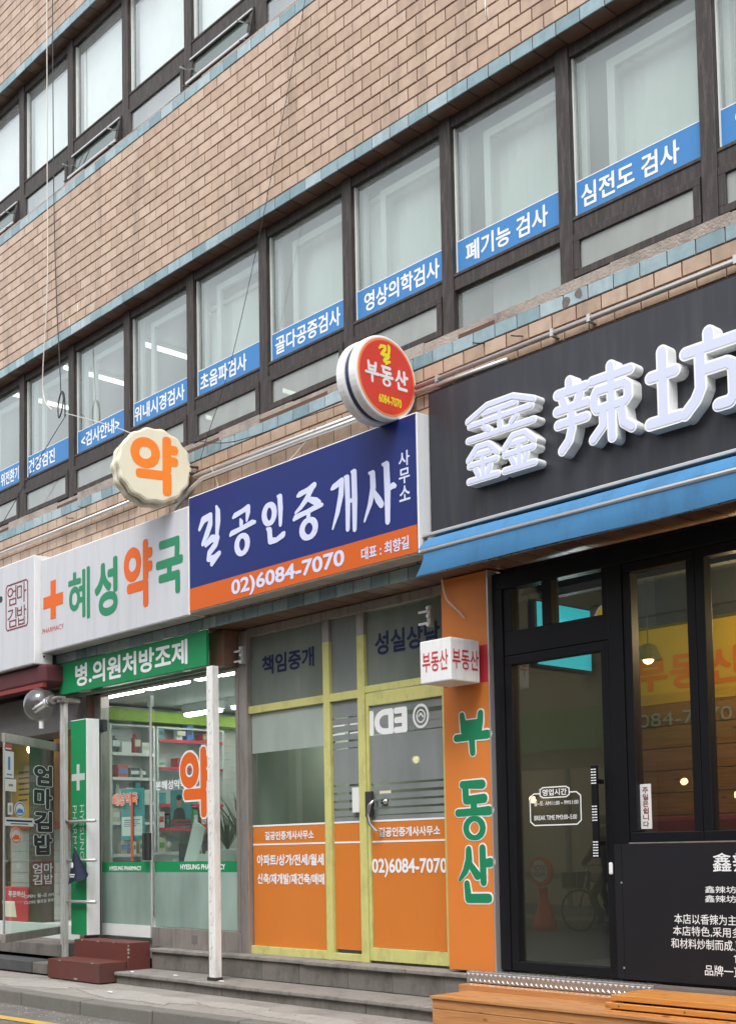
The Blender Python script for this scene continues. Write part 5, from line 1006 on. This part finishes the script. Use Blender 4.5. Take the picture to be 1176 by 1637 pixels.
s = thing('pendant_lamp', 'warm lit pendant lamp inside the folding windows', 'lamp', (4.55, 1.2, 2.86)); q = MB(); q.sphere((4.55, 1.2, 2.25), .04, 12, 8); part('bulb', q, 'lamp_warm', s, smooth=True); q = MB(); q.lathe((4.55, 1.2, 2.27), [(.1, -.03), (.06, .07), (.02, .09)], 18); part('shade', q, 'int_dark', s); q = MB(); q.cyl((4.55, 1.2, 2.35), (4.55, 1.2, 2.86), .005, 6); part('cord', q, 'cable', s)
def lamp_light(s, p, e, col=(1, .75, .45), r=.15):
    l_ = bpy.data.lights.new('lamp_light', 'POINT'); l_.energy = e; l_.color = col; l_.shadow_soft_size = r; o = bpy.data.objects.new('lamp_light', l_); COL.objects.link(o); o.parent = s; o.location = Vector(p)-WL[s.name]
for i, (x, y) in enumerate(((5.6, 1.0), (6.7, 1.0), (7.8, 1.0))):
    s = thing('pendant_lamp', f'warm pendant lamp over the restaurant tables, {ORD[i]} from the left', 'lamp', (x, y, 2.86), 'pendant lamps over the restaurant tables')
    q = MB(); q.sphere((x, y, 2.5), .05, 12, 8); part('bulb', q, 'lamp_warm', s, smooth=True); q = MB(); q.cyl((x, y, 2.55), (x, y, 2.86), .005, 6); part('cord', q, 'cable', s); lamp_light(s, (x, y, 2.38), 22)
# ------------------------------------------------------------------ the other side of the street (behind the camera, seen in reflections)
q = MB(); q.box(-60, 60, -10.0, -8.9, -.6, -.29); struct('far_pavement', q, 'pave')
def opp(x0, x1, h_, wall, label, lit):
    s = thing('shop_building', label, 'building', ((x0+x1)/2, -10, -.3)); q = MB(); q.box(x0, x1-.05, -16, -10, -.3, h_); part('wall', q, wall, s)
    n = max(1, int((x1-x0)/2.6)); w_ = (x1-x0)/n
    for i in range(n):
        a = x0+i*w_+.25; b = x0+(i+1)*w_-.25; q = MB(); q.box(a, b, -10, -9.97, -.1, 2.2); part('shop_window', q, 'opp_lit' if (i+lit) % 3 == 0 else 'opp_glass', s)
        for k_ in range(3): xx = a+(b-a)*(k_+.0)/2; q = MB(); q.box(xx-.04, xx+.04, -10, -9.93, -.1, 2.2); part('shop_mullion', q, 'grey_metal', s)
        q = MB(); q.box(a, b, -10, -9.94, .35, .45); part('shop_rail', q, 'grey_metal', s)
        q = MB(); q.box(a, b, -10, -9.8, 2.5, 3.2); part('fascia', q, R.choice(['green_sheet', 'sign_white', 'red_sheet', 'navy']), s)
        z = 3.9
        while z < h_-1.6: q = MB(); q.box(a+.1, b-.1, -10, -9.97, z, z+1.3); part('window', q, 'opp_glass', s); z += 2.9
opp(-24, -15, 6.5, 'opp_wall', 'grey two storey shop building far left across the street', 1); opp(-15, -8, 9.2, 'opp_wall2', 'pale three storey building across the street', 0); opp(-8, -2, 6.2, 'opp_wall', 'grey building opposite the pharmacy', 2); opp(-2, 5, 6.5, 'opp_wall2', 'pale building opposite the restaurant', 1); opp(5, 14, 9, 'opp_wall', 'grey building across the street behind the camera', 0)
for i, (x, z) in enumerate(((-5.2, 1.9), (-4.1, 1.75), (-1.1, 1.85), (-.2, 1.6), (1.6, 1.8), (3.2, 1.7))):
    s = thing('street_lamp', f'small warm globe lamp on the shopfronts across the street, {ORD[i]} from the left', 'lamp', (x, -9.95, z), 'warm globe lamps across the street')
    q = MB(); q.sphere((x, -9.8, z), .06, 12, 8); part('globe', q, 'lamp_warm', s, smooth=True); q = MB(); q.cyl((x, -9.97, z+.05), (x, -9.8, z+.07), .012, 6); part('arm', q, 'cable', s)
s = thing('signboard', 'yellow shop signboard across the street seen only in reflection', 'signboard', (-.2, -9.75, 3.25)); q = MB(); q.box(-1.7, 4.6, -9.79, -9.6, 3.25, 4.3); part('cabinet', q, 'yellow_ink', s)
SR = thing('parking_stand', 'red plastic no parking stand reflected in the restaurant door', 'sign stand', (-2.6, -8.15, -.404)); q = MB(); q.lathe((-2.6, -8.15, -.404), [(.2, 0), (.19, .12), (.08, .45), (.07, .62), (.09, .68)], 20); part('base', q, 'plastic_red', SR, smooth=True); q = MB(); q.cyl((-2.6, -8.18, .52), (-2.6, -8.10, .52), .23, 28); part('head', q, 'plastic_red', SR, bevel=.01)
fT = lambda u, v, h=0.: Vector((-2.6-u, -8.099+h, .52+v)); q = MB(); q.prism(ring(0, 0, .17)[:-1], fT, 0, .003); part('face', q, 'paper', SR); text('STOP', fT, -.13, .13, .0, .09, 'red_letter', SR, off=.03, h=.005); text('주차금지', fT, -.13, .13, -.1, -.02, 'black_ink', SR, off=.01, h=.005)
BK = thing('bicycle', 'city bicycle with front basket on the far side of the street', 'bicycle', (-1.43, -8.2, -.404)); bx0, by0, bz0 = -1.43, -8.2, -.404
def wheel(x, nm='wheel'):
    W = empty_part(nm, BK, (x, by0, bz0+.33)); q = MB(); q.tube([(x+.32*math.cos(t), by0, bz0+.33+.32*math.sin(t)) for t in [2*math.pi*i/28 for i in range(29)]], .018, 8); part('tyre', q, 'rubber', W, smooth=True); q = MB()
    for i in range(14): t = 2*math.pi*i/14; q.cyl((x, by0, bz0+.33), (x+.31*math.cos(t), by0, bz0+.33+.31*math.sin(t)), .0025, 4)
    q.cyl((x, by0-.04, bz0+.33), (x, by0+.04, bz0+.33), .02, 8); part('spokes', q, 'chrome', W)
wheel(bx0-.53); wheel(bx0+.53)
q = MB(); z = bz0
for a, b in (((.53, .33), (.0, .30)), ((.0, .30), (.14, .78)), ((.14, .74), (-.40, .80)), ((.0, .30), (-.38, .68)), ((.53, .33), (.13, .72)), ((-.53, .33), (-.40, .86)), ((-.40, .86), (-.36, 1.0))): q.cyl((bx0+a[0], by0, z+a[1]), (bx0+b[0], by0, z+b[1]), .017, 8)
part('frame', q, 'chrome', BK, smooth=True); q = MB(); q.tube([(bx0-.22, by0-.27, z+.98), (bx0-.34, by0-.16, z+1.02), (bx0-.37, by0, z+1.0), (bx0-.34, by0+.16, z+1.02), (bx0-.22, by0+.27, z+.98)], .014, 8); part('handlebar', q, 'chrome', BK, smooth=True)
q = MB(); q.prism([(bx0+.28, z+.8), (bx0+.02, z+.80), (bx0-.02, z+.83), (bx0+.28, z+.86)], facade(by0), -.07, .07); part('saddle', q, 'rubber', BK, bevel=.02); q = MB(); bx_frame(q, bx0-.72, bx0-.44, z+.68, z+.92, .02, by0-.15, by0+.15); part('basket', q, 'cable', BK)
PE = thing('person', 'cyclist in a dark coat and cap riding the bicycle', 'person', (bx0+.12, by0, z+.9))
def skin_body(name, verts, edges, rad, m, parent):
    me = bpy.data.meshes.new(name); me.from_pydata([tuple(Vector(v)-WL[parent.name]) for v in verts], edges, []); me.materials.append(M[m]); o = bpy.data.objects.new(name, me); COL.objects.link(o); o.parent = parent
    sk = o.modifiers.new('skin', 'SKIN'); sk.use_smooth_shade = True
    for i, r in enumerate(rad): me.skin_vertices[0].data[i].radius = (r, r); me.skin_vertices[0].data[i].use_root = i == 0
    ss = o.modifiers.new('subsurf', 'SUBSURF'); ss.levels = ss.render_levels = 2; return o
b = lambda x, y, zz: (bx0+x, by0+y, z+zz)
try:
    vv = [b(.14, 0, .92), b(.08, 0, 1.1), b(.0, 0, 1.3), b(-.04, 0, 1.42), b(-.06, 0, 1.5), b(-.08, 0, 1.6), b(-.08, 0, 1.7),
          b(-.02, -.19, 1.37), b(-.12, -.24, 1.17), b(-.28, -.25, 1.02), b(-.02, .19, 1.37), b(-.12, .24, 1.17), b(-.28, .25, 1.02),
          b(.08, -.1, .88), b(-.22, -.12, .74), b(-.06, -.12, .42), b(-.16, -.12, .36), b(.08, .1, .88), b(-.2, .12, .56), b(.0, .12, .2), b(-.1, .12, .15)]
    ee = [(0, 1), (1, 2), (2, 3), (3, 4), (4, 5), (5, 6), (3, 7), (7, 8), (8, 9), (3, 10), (10, 11), (11, 12), (0, 13), (13, 14), (14, 15), (15, 16), (0, 17), (17, 18), (18, 19), (19, 20)]
    rr = [.15, .15, .17, .11, .06, .09, .07, .075, .055, .04, .075, .055, .04, .1, .075, .055, .04, .1, .075, .055, .04]
    skin_body('body', vv, ee, rr, 'cloth_dark', PE)
    q = MB(); q.sphere(b(-.09, 0, 1.63), .098, 16, 12, 1.15); part('head', q, 'skin', PE, smooth=True); q = MB(); q.sphere(b(-.07, 0, 1.68), .108, 16, 10, .8); q.box(bx0-.26, bx0-.1, by0-.07, by0+.07, z+1.66, z+1.675); part('cap', q, 'cloth_blue', PE, smooth=True)
except Exception as ex: print('person', ex)
bpy.context.view_layer.update()
